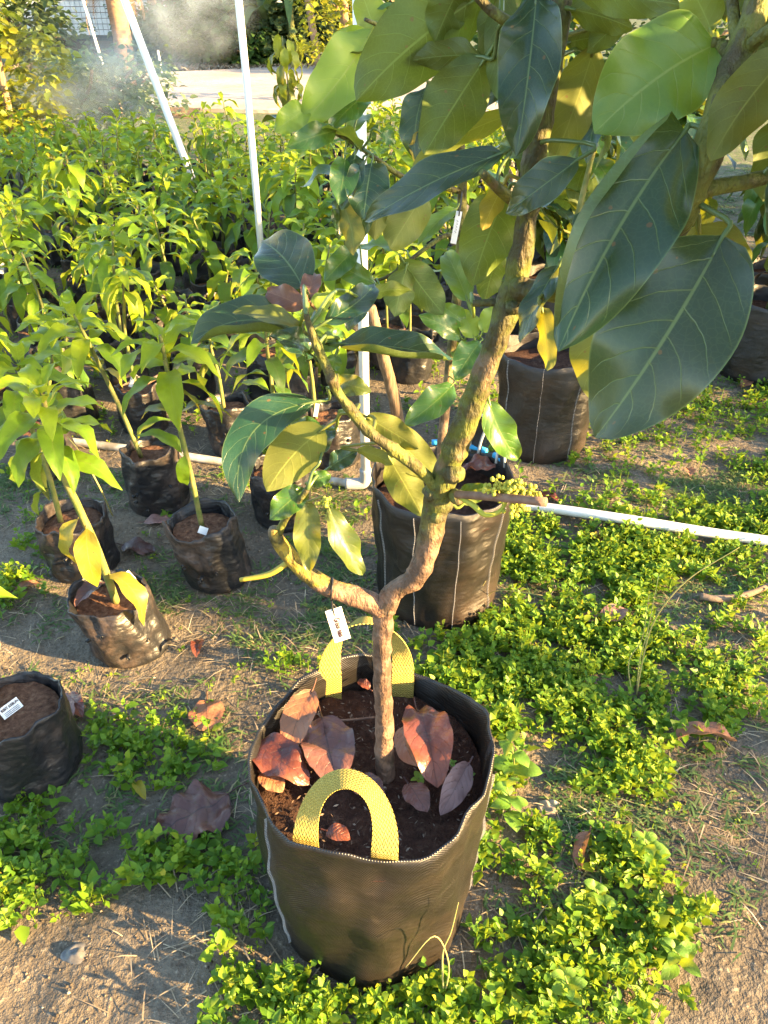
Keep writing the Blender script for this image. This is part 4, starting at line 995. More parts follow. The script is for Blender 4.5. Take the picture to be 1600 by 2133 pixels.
# elbow fitting
el = smooth_path([E + Vector((-.075, 0, 0)), E + Vector((-.03, 0, 0)), E + Vector((-.006, 0, .006)), E + Vector((0, 0, .03)), E + Vector((0, 0, .062))], 5)
fit = pipe('pipe_elbow', el, PR * 1.28, M['pvc_grey'], 'grey elbow fitting at the foot of the upright pipe', 'pipe fitting')
p2 = onground(557, 672); pipe('standpipe', [p2, p2 + Vector((0, 0, 1.2)), p2 + Vector((-.02, 0, 2.6))], PR, M['pvc'], 'slim white upright pipe in the middle of the seedling bed', 'pipe', GRP)
p1 = pg(445, 490); tq = py(255, -12, p1.y + .1); pipe('standpipe', [p1, p1.lerp(tq, .5), p1.lerp(tq, 1.5)], PR * 1.55, M['pvc'], 'leaning white pipe in the seedling bed before the smoke', 'pipe', GRP)
def stake(name, a, b, r, mat, label, cat='stake'):
    P = smooth_path([a, a.lerp(b, .4) + Vector((.006, 0, 0)), b], 6); o0 = P[0].copy()
    v, f, u = tube([p - o0 for p in P], resample([r, r * 1.05, r * .85], len(P)), 7, True, .2); o = obj(name, mesh(name, v, f, mat, u)); o.location = o0
    return tag(o, label, cat)
w0 = onground(836, 905); stake('wooden_stake', w0, py(772, 640, w0.y - .12), .024, M['wood'], 'rough brown wooden stake leaning beside the upright pipe')
w1 = onground(666, 152); stake('wooden_post', w1 - Vector((0, 0, .1)), w1 + Vector((-.55, 0, 4.2)), .09, M['wood'], 'tall leaning brown post at the roadside by the yellow tree', 'post')
w2 = onground(219, 152); stake('thin_pole', w2, py(160, -40, w2.y), .035, M['pvc'], 'thin pale pole leaning at the roadside near the palm', 'pole')
w3 = onground(337, 156); stake('thin_pole', w3, py(329, 105, w3.y), .03, M['pvc'], 'short pale stake standing in the roadside grass', 'stake')
# curved dry branch lying at the right
db = [gl(1455, 1252, .02), gl(1490, 1258, .02), gl(1540, 1252, .02), gl(1600, 1234, .03), gl(1680, 1195, .03)]
v, f, u = tube([p - db[0] for p in smooth_path(db, 5)], resample([.011, .0115, .011, .009, .007], 21), 9, True, .15)
o = obj('dead_branch', mesh('dead_branch', v, f, M['stick'], u)); o.location = db[0]; tag(o, 'bent bare grey-brown branch lying on the grass', 'branch')

# ------------------------------------------------------------------ labels tied to and stuck in the plants
def text_mesh(body, size, mat):
    c = bpy.data.curves.new('lettering', 'FONT'); c.body = body; c.size = size; c.align_x = 'CENTER'; c.align_y = 'CENTER'; c.extrude = .0002; c.resolution_u = 3; c.offset = size * .022
    t = bpy.data.objects.new('lettering', c); COL.objects.link(t)
    dg = bpy.context.evaluated_depsgraph_get(); me_ = bpy.data.meshes.new_from_object(t.evaluated_get(dg)); bpy.data.objects.remove(t)
    me_.materials.clear(); me_.materials.append(mat); return me_
def strip(L_, w, curl, n=10):
    V, F = [], []
    for i in range(n + 1):
        s = i / n * L_; a_ = curl * (i / n)
        x = s if abs(curl) < 1e-3 else L_ / curl * math.sin(a_); z = 0 if abs(curl) < 1e-3 else L_ / curl * (1 - math.cos(a_))
        for y_, zz in ((-w / 2, 0), (w / 2, 0), (w / 2, .0007), (-w / 2, .0007)): V.append(Vector((x - math.sin(a_) * zz, y_, z + math.cos(a_) * zz)))
    for i in range(n):
        for k in range(4): F.append((i * 4 + k, i * 4 + (k + 1) % 4, i * 4 + 4 + (k + 1) % 4, i * 4 + 4 + k))
    F += [(3, 2, 1, 0), tuple(n * 4 + k for k in range(4))]
    return mesh('tag', V, F, M['tag'], smooth_=False)
def frame(o, origin, xdir, zdir):
    x = Vector(xdir).normalized(); z = (Vector(zdir) - x * Vector(zdir).dot(x)).normalized(); y = z.cross(x)
    m = Matrix.Identity(4)
    for i in range(3): m[i][0], m[i][1], m[i][2], m[i][3] = x[i], y[i], z[i], origin[i]
    o.matrix_world = m
# hanging tag on the lower left branch of the foremost tree
a0, a1 = pd(694, 1268, 1.12), pd(712, 1326, 1.15)
hang = thing('plant_tag', a0, 'white hanging tag with handwritten words on a black tie', 'tag')
xd = a1 - a0; zd = CAMV - a0
frame(hang, a0, xd, zd)
obj('card', strip(xd.length + .002, .0245, .25), hang)
lt = obj('lettering', text_mesh('Green hass', .0125, M['ink']), hang); lt.location = (xd.length * .60, 0, .0048); lt.rotation_euler = (0, -.13, 0); lt.scale = (.60, 1.05, 1)
tie_top = py(691, 1226, YT - .012)
loc_ = [hang.matrix_world.inverted() @ p for p in smooth_path([pd(697, 1283, 1.118), pd(692, 1262, 1.12), pd(691, 1245, 1.125), tie_top + Vector((0, -.016, 0))], 4)]
v, f, u = tube(loc_, .0014, 6); obj('tie', mesh('tie', v, f, M['tie'], u), hang)
ring = [tie_top + Vector((.002 * math.sin(a_), .0155 * math.cos(a_), .0155 * math.sin(a_))) for a_ in np.linspace(0, 2 * pi, 17)]
v, f, u = tube([hang.matrix_world.inverted() @ p for p in ring], .0017, 6); obj('tie_loop', mesh('tie_loop', v, f, M['tie'], u), hang)
v, f, u = tube([hang.matrix_world.inverted() @ p for p in smooth_path([pd(693, 1258, 1.122), pd(705, 1272, 1.14), pd(722, 1295, 1.16), pd(728, 1296, 1.165)], 4)], .0019, 6); obj('tie_tail', mesh('tie_tail', v, f, M['tie'], u), hang)
# long tag on the second tree
a0, a1 = pd(957, 440, 1.60), pd(944, 508, 1.62)
t2 = thing('plant_tag', a0, 'narrow cream tag on a black tie in the second tree', 'tag')
frame(t2, a0, a1 - a0, CAMV - a0)
obj('card', strip((a1 - a0).length, .0125, -.3), t2)
for k in range(5):
    v, f, u = tube([Vector((.018 + .0055 * k, -.002 + .001 * (k % 2), .0018)), Vector((.0205 + .0055 * k, .002, .0022)), Vector((.0215 + .0055 * k, -.001, .002))], .0004, 4); obj('lettering', mesh('lettering', v, f, M['ink'], u), t2)
v, f, u = tube([t2.matrix_world.inverted() @ p for p in smooth_path([pd(956, 450, 1.598), pd(960, 425, 1.60), pd(962, 405, 1.62), pd(962, 398, 1.66)], 4)], .0014, 6); obj('tie', mesh('tie', v, f, M['tie'], u), t2)
# printed label in the bag at the left edge
lb = S5[1] + Vector((S5[3][0], 0, S5[2])); a0, a1 = py(2, 1490, lb.y - .03), py(40, 1462, lb.y + .01)
t3 = thing('plant_tag', a0, 'white printed label lying on the soil of the perforated bag', 'tag')
frame(t3, a0 + Vector((0, 0, .0)), a1 - a0, CAMV - a0)
obj('card', strip((a1 - a0).length, .026, .3), t3)
lt = obj('lettering', text_mesh('BIBIT KEBUN', .0085, M['ink']), t3); lt.location = ((a1 - a0).length * .52, .005, .0042); lt.scale = (.85, 1, 1); lt.rotation_euler = (0, -.15, 0)
for k in range(3):
    v, f, u = tube([Vector((.006, -.003 - .0035 * k, .0016)), Vector(((a1 - a0).length * .5, -.003 - .0035 * k, .0034)), Vector(((a1 - a0).length * .86, -.003 - .0035 * k, .0072))], .0005, 4); obj('text_line', mesh('text_line', v, f, M['ink'], u), t3)
# plain stick-in labels
def stick_tag(x0, y0, x1, y1, Y, w, curl, label):
    a, b = py(x0, y0, Y), py(x1, y1, Y); t = obj('plant_tag', strip((b - a).length, w, curl)); frame(t, a, b - a, CAMV - a)
    return tag(t, label, 'tag', 'white stick-in plant labels')
stick_tag(272, 806, 279, 778, S9[1].y - .03, .016, .5, 'white label standing in the bag with the red-brown stick')
stick_tag(657, 868, 662, 840, S8[1].y - .03, .016, .1, 'white label standing in the sun-browned bag by the upright pipe')
stick_tag(432, 1108, 414, 1102, S1[1].y - .035, .022, .1, 'small white label on the soil of the straight slim seedling')
stick_tag(262, 1192, 290, 1222, S3[1].y + .05, .018, -.9, 'curved white label behind the bag with the curled purple leaf')
for x, y, x2, y2 in ((688, 786, 692, 766), (196, 604, 202, 578), (62, 682, 88, 708), (190, 738, 210, 716), (128, 765, 132, 745), (4, 570, 6, 530), (160, 545, 170, 528)):
    g = onground(x, y + 55); stick_tag(x, y, x2, y2, g.y, .02, .6, 'white stick-in label among the crowded seedlings')
# red-brown stick across a bag
st = [py(290, 806, S9[1].y - .06), py(333, 782, S9[1].y + .02)]
v, f, u = tube([p - st[0] for p in smooth_path(st, 4)], .009, 7, True, .2); o = obj('dead_stick', mesh('dead_stick', v, f, M['bark_brown'], u)); o.location = st[0]; tag(o, 'red-brown stick lying across the rim of a seedling bag', 'stick')

# ------------------------------------------------------------------ fallen leaves
def fallen(bx, by, tx, ty, wpx, z, mat, label, bend=.12, fold=.2, wave=.35, tilt=(0, 0), jag=.06, group='fallen leaves', roll=0., lift=.006):
    if z is None: b, t = onground(bx, by), onground(tx, ty)
    else: b, t = pg(bx, by, z), pg(tx, ty, z)
    b.z += lift + tilt[0]; t.z += lift + tilt[1]
    c = b.lerp(t, .5); wd = wpx * dpt(c) / FPX
    A = (t - b).normalized(); n = Matrix.Rotation(math.radians(roll), 3, A) @ Vector((0, 0, 1))
    g = leaf_geo(b - c, t - c, n, wd, bend, rnd(-.04, .04), fold, wave * .45, rnd(1.4, 3.2), rnd(0, 6), 20, 5, 0, jag)
    pet = tube(smooth_path([b - c - A * wd * .35, b - c - A * wd * .1, g[0][11 + 5]], 3), .0016, 5)
    v, f, u = join([g, (pet[0], pet[1], [(.4, .5)] * len(pet[0]))])
    v = [p + n * (.14 * wd * mnoise.noise(p * 30 + Vector((bx, by, 0)))) for p in v]
    o = obj('fallen_leaf', mesh('fallen_leaf', v, f, M[mat], u)); o.location = c
    return tag(o, label, 'dead leaf', group)
zs = B1.z + .380
fallen(655, 1476, 602, 1592, 68, zs, 'dead_tan', 'orange-tan dry leaf propped up inside the woven bag', .05, .15, .2, (.05, .015), .15)
fallen(672, 1515, 705, 1650, 112, zs, 'dead_purple', 'large purple-brown dead leaf lying behind the front yellow handle', .08, .2, .25, (.02, .006))
fallen(530, 1568, 645, 1640, 92, zs, 'dead_red', 'wide curled brown dead leaf against the wall of the woven bag', .12, .3, .3, (.02, .006))
fallen(868, 1508, 910, 1665, 98, zs, 'dead_red', 'glossy red-brown folded dead leaf right of the trunk in the woven bag', .16, .5, .3, (.03, .022))
fallen(850, 1528, 872, 1612, 44, zs, 'dead_tan', 'narrow tan leaf tucked under the glossy red-brown leaf', .2, .5, .4, (.02, .012), roll=50)
fallen(975, 1618, 915, 1712, 56, zs, 'dead_pink', 'pale pink-brown dead leaf along the rim of the woven bag', .08, .3, .2, (.03, .01), roll=-30)
fallen(905, 1520, 870, 1500, 40, zs, 'dead_red', 'small red-brown leaf scrap behind the glossy folded leaf', .1, .2, .2, (.01, .012))
fallen(740, 1625, 800, 1690, 60, zs, 'dead_purple', 'dark brown leaf lying at the foot of the tree trunk', .08, .2, .2, (.006, .006))
fallen(850, 1640, 890, 1700, 55, zs, 'dead_purple', 'dull purple leaf under the glossy red-brown leaf', .08, .2, .2, (.006, .004))
fallen(545, 1625, 590, 1660, 50, zs, 'dead_tan', 'light brown leaf scrap under the wide curled leaf', .1, .2, .2, (.01, .006))
fallen(680, 1735, 730, 1752, 42, zs, 'dead_red', 'small brown leaf seen through the front yellow handle', .1, .2, .2)
fallen(770, 1440, 745, 1425, 22, zs + .02, 'dead_red', 'small red leaf bit behind the trunk in the woven bag', .2, .3, .3)
fallen(432, 1462, 434, 1530, 74, None, 'dead_tan', 'flat orange-tan oval leaf lying on bare ground', .03, .05, .1, (.004, .004), .08)
fallen(478, 1665, 330, 1745, 132, None, 'dead_purple', 'big crumpled wet purple leaf lying near the woven bag', .04, .1, .45, (.01, .01), .14)
fallen(100, 1455, 150, 1520, 66, None, 'dead_pink', 'faded pink leaf lying against the perforated bag', .06, .15, .25, (.01, .006), .12)
fallen(142, 1455, 175, 1505, 36, None, 'dead_red', 'small reddish leaf next to the faded pink leaf', .1, .3, .3, (.01, .01))
fallen(1400, 1553, 1530, 1562, 62, None, 'dead_tan', 'folded red-tan leaf with a hole lying on bare dirt', .12, .5, .2, (.015, .02), .15, roll=-25)
fallen(1198, 1300, 1262, 1312, 34, None, 'dead_red', 'red-brown leaf half buried in the weeds behind the pale one', .1, .3, .3, (.015, .02))
fallen(1250, 1310, 1298, 1292, 46, None, 'dead_pink', 'pale leaf standing up in the weeds below the ground pipe', .1, .3, .3, (.02, .04))
fallen(1222, 1750, 1208, 1825, 34, None, 'dead_tan', 'brown leaf standing among weeds right of the woven bag', .1, .4, .2, (.03, .012), roll=40)
fallen(1228, 1122, 1255, 1148, 30, None, 'dead_red', 'dark red leaf curled below the white ground pipe', .1, .3, .3, (.02, .02))
fallen(300, 1092, 362, 1088, 34, None, 'dead_pink', 'pinkish leaf under the foot of the shiny crumpled bag', .05, .1, .2, (.006, .006))
fallen(255, 1140, 325, 1155, 46, None, 'dead_purple', 'purplish leaf on the ground between two seedling bags', .05, .1, .3, (.006, .006))
fallen(420, 1345, 412, 1385, 26, None, 'dead_red', 'small dark red curled leaf on the dirt path', .2, .4, .3, (.01, .02))
fallen(35, 1240, 85, 1222, 24, None, 'dead_tan', 'narrow tan leaf on straw by the bag with the purple leaf', .1, .3, .2, (.01, .01))
fallen(228, 1022, 244, 1022, 14, None, 'dead_tan', 'tiny orange leaf on the straw beyond the shiny bag', .1, .3, .2, (.01, .01))
fallen(1005, 1690, 1010, 1650, 20, None, 'dead_red', 'thin brown leaf beside the rim of the woven bag', .1, .3, .2, (.02, .01))
z3 = S3[1].z + S3[2] + .012
fallen(218, 1225, 160, 1275, 36, z3, 'dead_purple', 'curled purple leaf on the soil of the bushy seedling', .1, .5, .2, (.012, .012))
z2 = B2.z + .358
fallen(960, 985, 1030, 1000, 60, z2, 'dead_red', 'large red-brown leaf in the black bag with the trimmed handle', .1, .2, .25, (.01, .03))
fallen(975, 1040, 1050, 1055, 50, z2, 'dead_tan', 'tan leaf in the black bag below the flower stalk', .08, .2, .25, (.01, .01))
fallen(820, 985, 840, 1010, 36, z2, 'dead_tan', 'small tan leaf at the side of the trimmed black bag', .1, .3, .3, (.01, .02))
fallen(1120, 1038, 1165, 1050, 26, None, 'dead_red', 'dark brown leaf at the back of the trimmed black bag', .1, .3, .3, (.01, .01))
for x, y, l_ in ((700, 690, 'dead_tan'), (420, 790, 'dead_red'), (90, 540, 'dead_tan'), (500, 745, 'dead_purple'), (1560, 800, 'dead_tan'), (1430, 985, 'dead_tan'), (560, 1055, 'dead_red')):
    fallen(x, y, x + rnd(-30, 30), y + rnd(8, 20), 24, None, l_, 'small dry leaf scrap lying on the ground between plants', .1, .3, .3, (.01, .01))
# straw-like twig on the soil, plastic scrap, stones
tw = [pg(668, 1497, zs + .006), pg(720, 1500, zs + .012), pg(780, 1494, zs + .01)]
v, f, u = tube([p - tw[0] for p in smooth_path(tw, 5)], .0022, 6, True, .2); o = obj('dead_twig', mesh('dead_twig', v, f, M['bark_brown'], u)); o.location = tw[0]; tag(o, 'thin dark twig lying on the soil behind the trunk', 'twig')
def crumple(name, x, y, r, hgt, mat, label, cat, seed):
    c = onground(x, y); V, F, UV = [], [], []
    for i in range(9):
        for j in range(18):
            rr = r * i / 8; th = 2 * pi * j / 18; p = Vector((math.cos(th) * rr, math.sin(th) * rr * .75, 0))
            p *= 1 + .35 * mnoise.noise(Vector((math.cos(th), math.sin(th), seed)))
            p.z = hgt * (1 - (i / 8) ** 2) * .6 + hgt * .8 * mnoise.noise(p * (2.2 / r) + Vector((seed, 0, 0))) * (1 - (i / 8) ** 4) - (.004 if i == 8 else 0)
            V.append(p); UV.append((j / 18, i / 8))
    for i in range(8):
        for j in range(18): F.append((i * 18 + j, i * 18 + 18 + j, i * 18 + 18 + (j + 1) % 18, i * 18 + (j + 1) % 18))
    o = obj(name, mesh(name, V, F, mat, UV)); o.location = c; return tag(o, label, cat)
crumple('plastic_scrap', 158, 1985, .030, .010, M['scrap'], 'crumpled grey-white plastic scrap pressed into the dirt', 'litter', 3.)
crumple('stone', 1160, 1935, .040, .028, M['stone'], 'pale tan stone among the weeds beside the woven bag', 'stone', 8.)
crumple('stone', 1145, 1680, .030, .015, M['stone'], 'flat grey stone in the weeds under the broadleaf plant', 'stone', 12.)
# dry corn-like husk
fallen(285, 1640, 305, 1672, 22, None, 'leaf_yellow', 'short yellow plant stub lying on the dirt', .2, .7, .1, (.01, .006), .1, 'fallen leaves')

# ------------------------------------------------------------------ single weeds that stand out
WL = []
M['weed_big'] = leaf_mat('weed_big', (.085, .21, .02), (.14, .26, .022), (.12, .22, .04), (.16, .28, .05), (.42, .50, .03), .5, .36, 0, 4)
for k in range(4):
    v, f, u = leaf_geo((0, 0, 0), (1, 0, 0), (0, 0, 1), [.62, .7, .52, .8][k], .10, 0, .18, .08, 2, k, 8, 2, .15)
    WL.append(mesh('leaf', v, f, M['weed_big'], u))
def weed_plant(x, y, hgt, ll, n, label, seed):
    g = onground(x, y); root = thing('weed_plant', g - Vector((0, 0, .004)), label, 'weed', 'broadleaf weeds')
    P = smooth_path([Vector((0, 0, 0)), Vector((.008, -.004, hgt * .5)), Vector((-.004, .004, hgt))], 4)
    v, f, u = tube(P, resample([.0022, .0012], len(P)), 6); obj('stem', mesh('stem', v, f, M['stem'], u), root)
    for i in range(n):
        t = (i // 2 + 1) / (n / 2); az = (i % 2) * pi + (i // 2) * 1.57 + seed + rnd(-.3, .3); q = P[min(len(P) - 1, int(t * (len(P) - 1)))]
        o = obj('leaf', WL[(i + int(seed)) % 4], root)
        l2 = ll * (1.15 - .5 * t) * rnd(.85, 1.15)
        o.matrix_basis = Matrix.Translation(q) @ Matrix.Rotation(az, 4, 'Z') @ Matrix.Rotation(-rnd(.0, .5), 4, 'Y') @ Matrix.Rotation(rnd(-.3, .3), 4, 'X') @ Matrix.Diagonal((l2, l2, l2, 1))
weed_plant(1058, 1625, .13, .062, 10, 'tall broadleaf weed with round bright leaves against the woven bag', 1.)
weed_plant(1052, 1700, .10, .05, 8, 'lower broadleaf weed just in front of the tall round-leaved one', 2.)
weed_plant(1335, 1790, .075, .046, 14, 'spreading jagged-leaved weed standing at the edge of bare dirt', 3.)
weed_plant(1400, 2010, .06, .045, 8, 'dark green weed with broad pointed leaves on the bare dirt', 4.)
weed_plant(1170, 2080, .08, .042, 12, 'lush sunlit weed growing before the pale tan stone', 5.)
weed_plant(1235, 1890, .07, .038, 10, 'green weed right behind the pale tan stone', 6.)
weed_plant(345, 1078, .03, .028, 8, 'small weed seedling at the foot of the shiny crumpled bag', 7.)
weed_plant(905, 1300, .045, .035, 10, 'yellow-green weed tucked against the base of the trimmed black bag', 8.)
weed_plant(905, 1625, .0, .02, 4, 'tiny sprout', 9.) if False else None
def sprout(x, y, z, ll, label):
    g = pg(x, y, z); root = thing('weed_sprout', g, label, 'weed', 'sprouts in the bag soil')
    for i in range(4):
        o = obj('leaf', WL[i], root); o.matrix_basis = Matrix.Translation((0, 0, .012)) @ Matrix.Rotation(i * 1.57 + .4, 4, 'Z') @ Matrix.Rotation(-.35, 4, 'Y') @ Matrix.Diagonal((ll, ll, ll, 1))
    v, f, u = tube([Vector((0, 0, -.006)), Vector((0, 0, .014))], .001, 5); obj('stem', mesh('stem', v, f, M['stem'], u), root)
sprout(872, 1632, zs, .016, 'tiny green sprout under the glossy red-brown leaf')
sprout(975, 1628, zs, .014, 'tiny pale sprout near the rim of the woven bag')
sprout(940, 1600, zs + .03, .010, 'tiny yellowish sprout tip over the glossy red-brown leaf')
sprout(1045, 985, z2, .022, 'small green sprout under the trimmed black handle')
# dry seed stalks rising from the weeds
def stalk(pts, r, label):
    P = [onground(*pts[0][:2])] + [py(x, y, d) for x, y, d in pts[1:]]
    S_ = smooth_path(P, 6); v, f, u = tube([p - P[0] for p in S_], resample([r, r * .8, r * .4], len(S_)), 5)
    o = obj('grass_stalk', mesh('grass_stalk', v, f, M['dryst'], u)); o.location = P[0]; return tag(o, label, 'grass stalk', 'dry grass stalks')
M['dryst'] = simple('dry_stalk', (.42, .36, .13), (.33, .31, .10), 30, .7)
g0 = onground(1325, 1455).y
stalk([(1325, 1455), (1340, 1370, g0 - .03), (1365, 1290, g0 - .06), (1430, 1210, g0 - .1), (1540, 1140, g0 - .14)], .0022, 'long yellowish seed stalk arching towards the ground pipe')
stalk([(1326, 1455), (1332, 1380, g0), (1350, 1310, g0), (1372, 1200, g0)], .0018, 'upright dry seed stalk in the middle of the weeds')
stalk([(1318, 1460), (1310, 1380, g0), (1338, 1330, g0), (1352, 1240, g0)], .0016, 'short thin dry seed stalk beside the upright one')
g1 = onground(925, 2075).y
stalk([(925, 2080), (935, 2010, g1 - .01), (905, 1950, g1 - .02), (845, 2015, g1 - .05)], .0016, 'bent straw stalk leaning on the woven bag')
stalk([(925, 2085), (922, 1990, g1), (940, 1940, g1), (955, 1880, g1)], .0018, 'upright straw stalk against the lit side of the woven bag')
g2_ = onground(1000, 1280).y
stalk([(985, 1290), (1010, 1250, g2_), (1040, 1230, g2_ - .05), (1130, 1240, g2_ - .12)], .0014, 'arching straw stalk at the foot of the trimmed black bag')
stalk([(935, 1325), (975, 1270, g2_), (1000, 1230, g2_ - .02), (1012, 1210, g2_ - .03)], .0016, 'straight straw stalk leaning on the trimmed black bag')
g3 = onground(1450, 1530).y
stalk([(1450, 1532), (1500, 1518, g3 + .02), (1545, 1508, g3 + .03), (1610, 1525, g3 - .01)], .003, 'pale flat straw lying over the bare dirt')
stalk([(235, 1075), (205, 1010, 2.06), (165, 940, 2.06), (140, 910, 2.06)], .003, 'dry straw stem leaning across the weathered pipe')

# ------------------------------------------------------------------ ground cover (nobody could count it)
def blobs(px, py_, lst):
    d = np.zeros_like(px)
    for x, y, rx, ry, w in lst: d = np.maximum(d, w * np.exp(-(((px - x) / rx) ** 2 + ((py_ - y) / ry) ** 2) * .8))
    return d
W_ON = [(1470, 1480, 160, 120, .7), (1540, 1260, 120, 90, .7), (1380, 1900, 160, 140, .8), (160, 1860, 130, 60, .7), (30, 1820, 80, 120, 1.0), (1200, 1400, 330, 230, 1), (1130, 1480, 160, 260, .9), (1100, 1950, 320, 190, 1.15), (1250, 1720, 240, 240, .75), (620, 2090, 260, 75, 1.25), (470, 1930, 80, 150, .95), (250, 1800, 300, 50, .95), (70, 1760, 110, 90, 1.0), (30, 1920, 60, 90, .7), (1250, 1170, 330, 95, 1.05), (1500, 960, 200, 120, .55), (1440, 1400, 200, 110, .75), (1420, 1080, 260, 90, .8),
        (880, 800, 80, 70, .6), (40, 1230, 60, 90, .8), (260, 1530, 150, 55, .7), (330, 1600, 120, 50, .6), (620, 1392, 55, 28, .8), (700, 1690, 60, 30, 0), (1000, 1250, 160, 90, .9), (1430, 870, 200, 110, .5), (480, 700, 150, 60, .25), (560, 1300, 150, 40, .3), (850, 2110, 300, 60, 1.1), (1350, 2110, 160, 60, .6), (420, 890, 80, 40, .4)]
W_OFF = [(1500, 1760, 90, 150, .6), (1570, 2020, 100, 140, .7), (1330, 985, 110, 75, .85), (200, 2060, 260, 90, 1), (330, 1330, 200, 60, .6), (420, 1800, 60, 30, .0), (1490, 1330, 60, 40, .4), (1140, 1690, 70, 40, .5), (350, 1950, 130, 60, .9), (1500, 1600, 100, 60, .5)]
bagsxy = [(B1.x, B1.y, .205), (B2.x, B2.y, .19)] + [(S[1].x, S[1].y, .11) for S in (S1, S2, S3, S4, S5, S6, S7, S8, S9, S10)]
def clear_of_bags(X, Y, m=0.0):
    ok = np.ones(len(X), bool)
    ok &= ~((X > rp[0].x) & (np.abs(Y - np.interp(X, [p.x for p in rp], [p.y for p in rp])) < .028))
    for bx_, by_, r_ in bagsxy: ok &= (X - bx_) ** 2 + (Y - by_) ** 2 > (r_ + m) ** 2
    return ok
def pick(n, seed, xr, yr, fn):
    rs = np.random.RandomState(seed); X = rs.uniform(*xr, n); Y = rs.uniform(*yr, n); px_, py_ = topx(X, Y, np.zeros(n))
    ok = (rs.rand(n) < fn(X, Y, px_, py_)) & (px_ > -350) & (px_ < 1950) & (py_ < 2500)
    return X[ok], Y[ok], px_[ok], py_[ok], rs
LT = np.array([(0, 0, 0), (.30, .36, .09), (.62, .29, .09), (1, 0, -.06), (.62, -.29, .09), (.30, -.36, .09), (.5, 0, 0.0)])
LF = np.array([(6, 0, 5), (6, 5, 4), (6, 4, 3), (6, 3, 2), (6, 2, 1), (6, 1, 0)])
def weeds(name, n, seed, xr, yr, size, hmax, fn, label, K=8):
    X, Y, px_, py_, rs = pick(n, seed, xr, yr, fn)
    ok = clear_of_bags(X, Y, .004); X, Y = X[ok], Y[ok]; m = len(X)
    h = rs.uniform(.25, 1, m) * hmax; sz = rs.uniform(.45, 1.35, m) * size; az0 = rs.uniform(0, 6.28, m); pv = rs.beta(2, 3, m)
    z0 = gz(X, Y); Vs, Fs, Ws = [], [], []; off = 0
    for k in range(K):
        az = az0 + (k % 2) * pi + (k // 2) * 1.75 + rs.normal(0, .25, m); el = rs.uniform(-.25, .75, m) + .12 * (k // 2)
        ll = sz * (1.1 - .16 * (k // 2)) * rs.uniform(.7, 1.15, m); hz = h * (.25 + .75 * (k // 2) / (K / 2 - 1))
        tx = rs.normal(0, .006, m); ty = rs.normal(0, .006, m)
        wd = rs.uniform(.55, 1.1, m); roll = rs.normal(0, .35, m)
        P = np.repeat(LT[None], m, 0) * ll[:, None, None]; P[:, :, 1] *= wd[:, None]
        y_, z_ = P[:, :, 1].copy(), P[:, :, 2].copy(); cr, sr = np.cos(roll)[:, None], np.sin(roll)[:, None]
        P[:, :, 1] = y_ * cr - z_ * sr; P[:, :, 2] = y_ * sr + z_ * cr
        x_, z_ = P[:, :, 0].copy(), P[:, :, 2].copy(); ce, se = np.cos(el)[:, None], np.sin(el)[:, None]
        P[:, :, 0] = x_ * ce - z_ * se; P[:, :, 2] = x_ * se + z_ * ce
        x_, y_ = P[:, :, 0].copy(), P[:, :, 1].copy(); ca, sa = np.cos(az)[:, None], np.sin(az)[:, None]
        P[:, :, 0] = x_ * ca - y_ * sa + (X + tx)[:, None]; P[:, :, 1] = x_ * sa + y_ * ca + (Y + ty)[:, None]; P[:, :, 2] += (z0 + hz + .004)[:, None]
        Vs.append(P.reshape(-1, 3)); F = (LF[None] + (np.arange(m) * 7)[:, None, None]).reshape(-1, 3) + off; Fs.append(F); off += m * 7
        Ws.append(np.repeat(np.clip(pv * .8 + rs.uniform(-.1, .25, m) + (.12 if k >= K - 2 else 0), 0, 1), 7))
    # stems: thin upright three-sided slivers
    s = .0011; sx = np.array([(-s, -s * .6), (s, -s * .6), (0, s)])
    SV = np.zeros((m, 6, 3)); SV[:, :3, 0] = X[:, None] + sx[:, 0]; SV[:, :3, 1] = Y[:, None] + sx[:, 1]; SV[:, :3, 2] = (z0 - .01)[:, None]
    SV[:, 3:, 0] = X[:, None] + sx[:, 0] * .6; SV[:, 3:, 1] = Y[:, None] + sx[:, 1] * .6; SV[:, 3:, 2] = (z0 + h + .004)[:, None]
    SF = np.array([(0, 1, 4), (0, 4, 3), (1, 2, 5), (1, 5, 4), (2, 0, 3), (2, 3, 5)])
    Fs.append((SF[None] + (np.arange(m) * 6)[:, None, None]).reshape(-1, 3) + off); Vs.append(SV.reshape(-1, 3)); Ws.append(np.full(m * 6, .7))
    me_ = bigmesh(name, np.concatenate(Vs), np.concatenate(Fs), M['weed'], np.concatenate(Ws))
    me_.polygons.foreach_set('use_smooth', np.ones(len(me_.polygons), bool))
    return tag(obj(name, me_), label, 'ground cover', None, 'stuff')
def wfn(X, Y, px_, py_):
    d = blobs(px_, py_, W_ON) - blobs(px_, py_, W_OFF)
    n_ = vnoise(X * 5 + 3, Y * 5 + 8) * .6 + vnoise(X * 14, Y * 14 + 5) * .6
    return np.clip((d - .18) * 1.25, 0, 1) * np.clip((n_ - .32) * 2.6, .05, 1)
weeds('leafy_weeds', 24000, 21, (-1.2, 1.6), (.42, 2.3), .0275, .055, wfn, 'low leafy green weeds spreading over the nursery ground')
weeds('leafy_weeds', 13000, 22, (-2.2, 3.0), (2.0, 5.0), .026, .05, lambda X, Y, a, b: np.clip(wfn(X, Y, a, b) * .9 + ((.12 + .8 * (X > .7)) * (vnoise(X * 4, Y * 4) > .36) - .9 * blobs(a, b, W_OFF[2:3])), 0, 1), 'low weeds growing between the bags and on the far grass', 6)
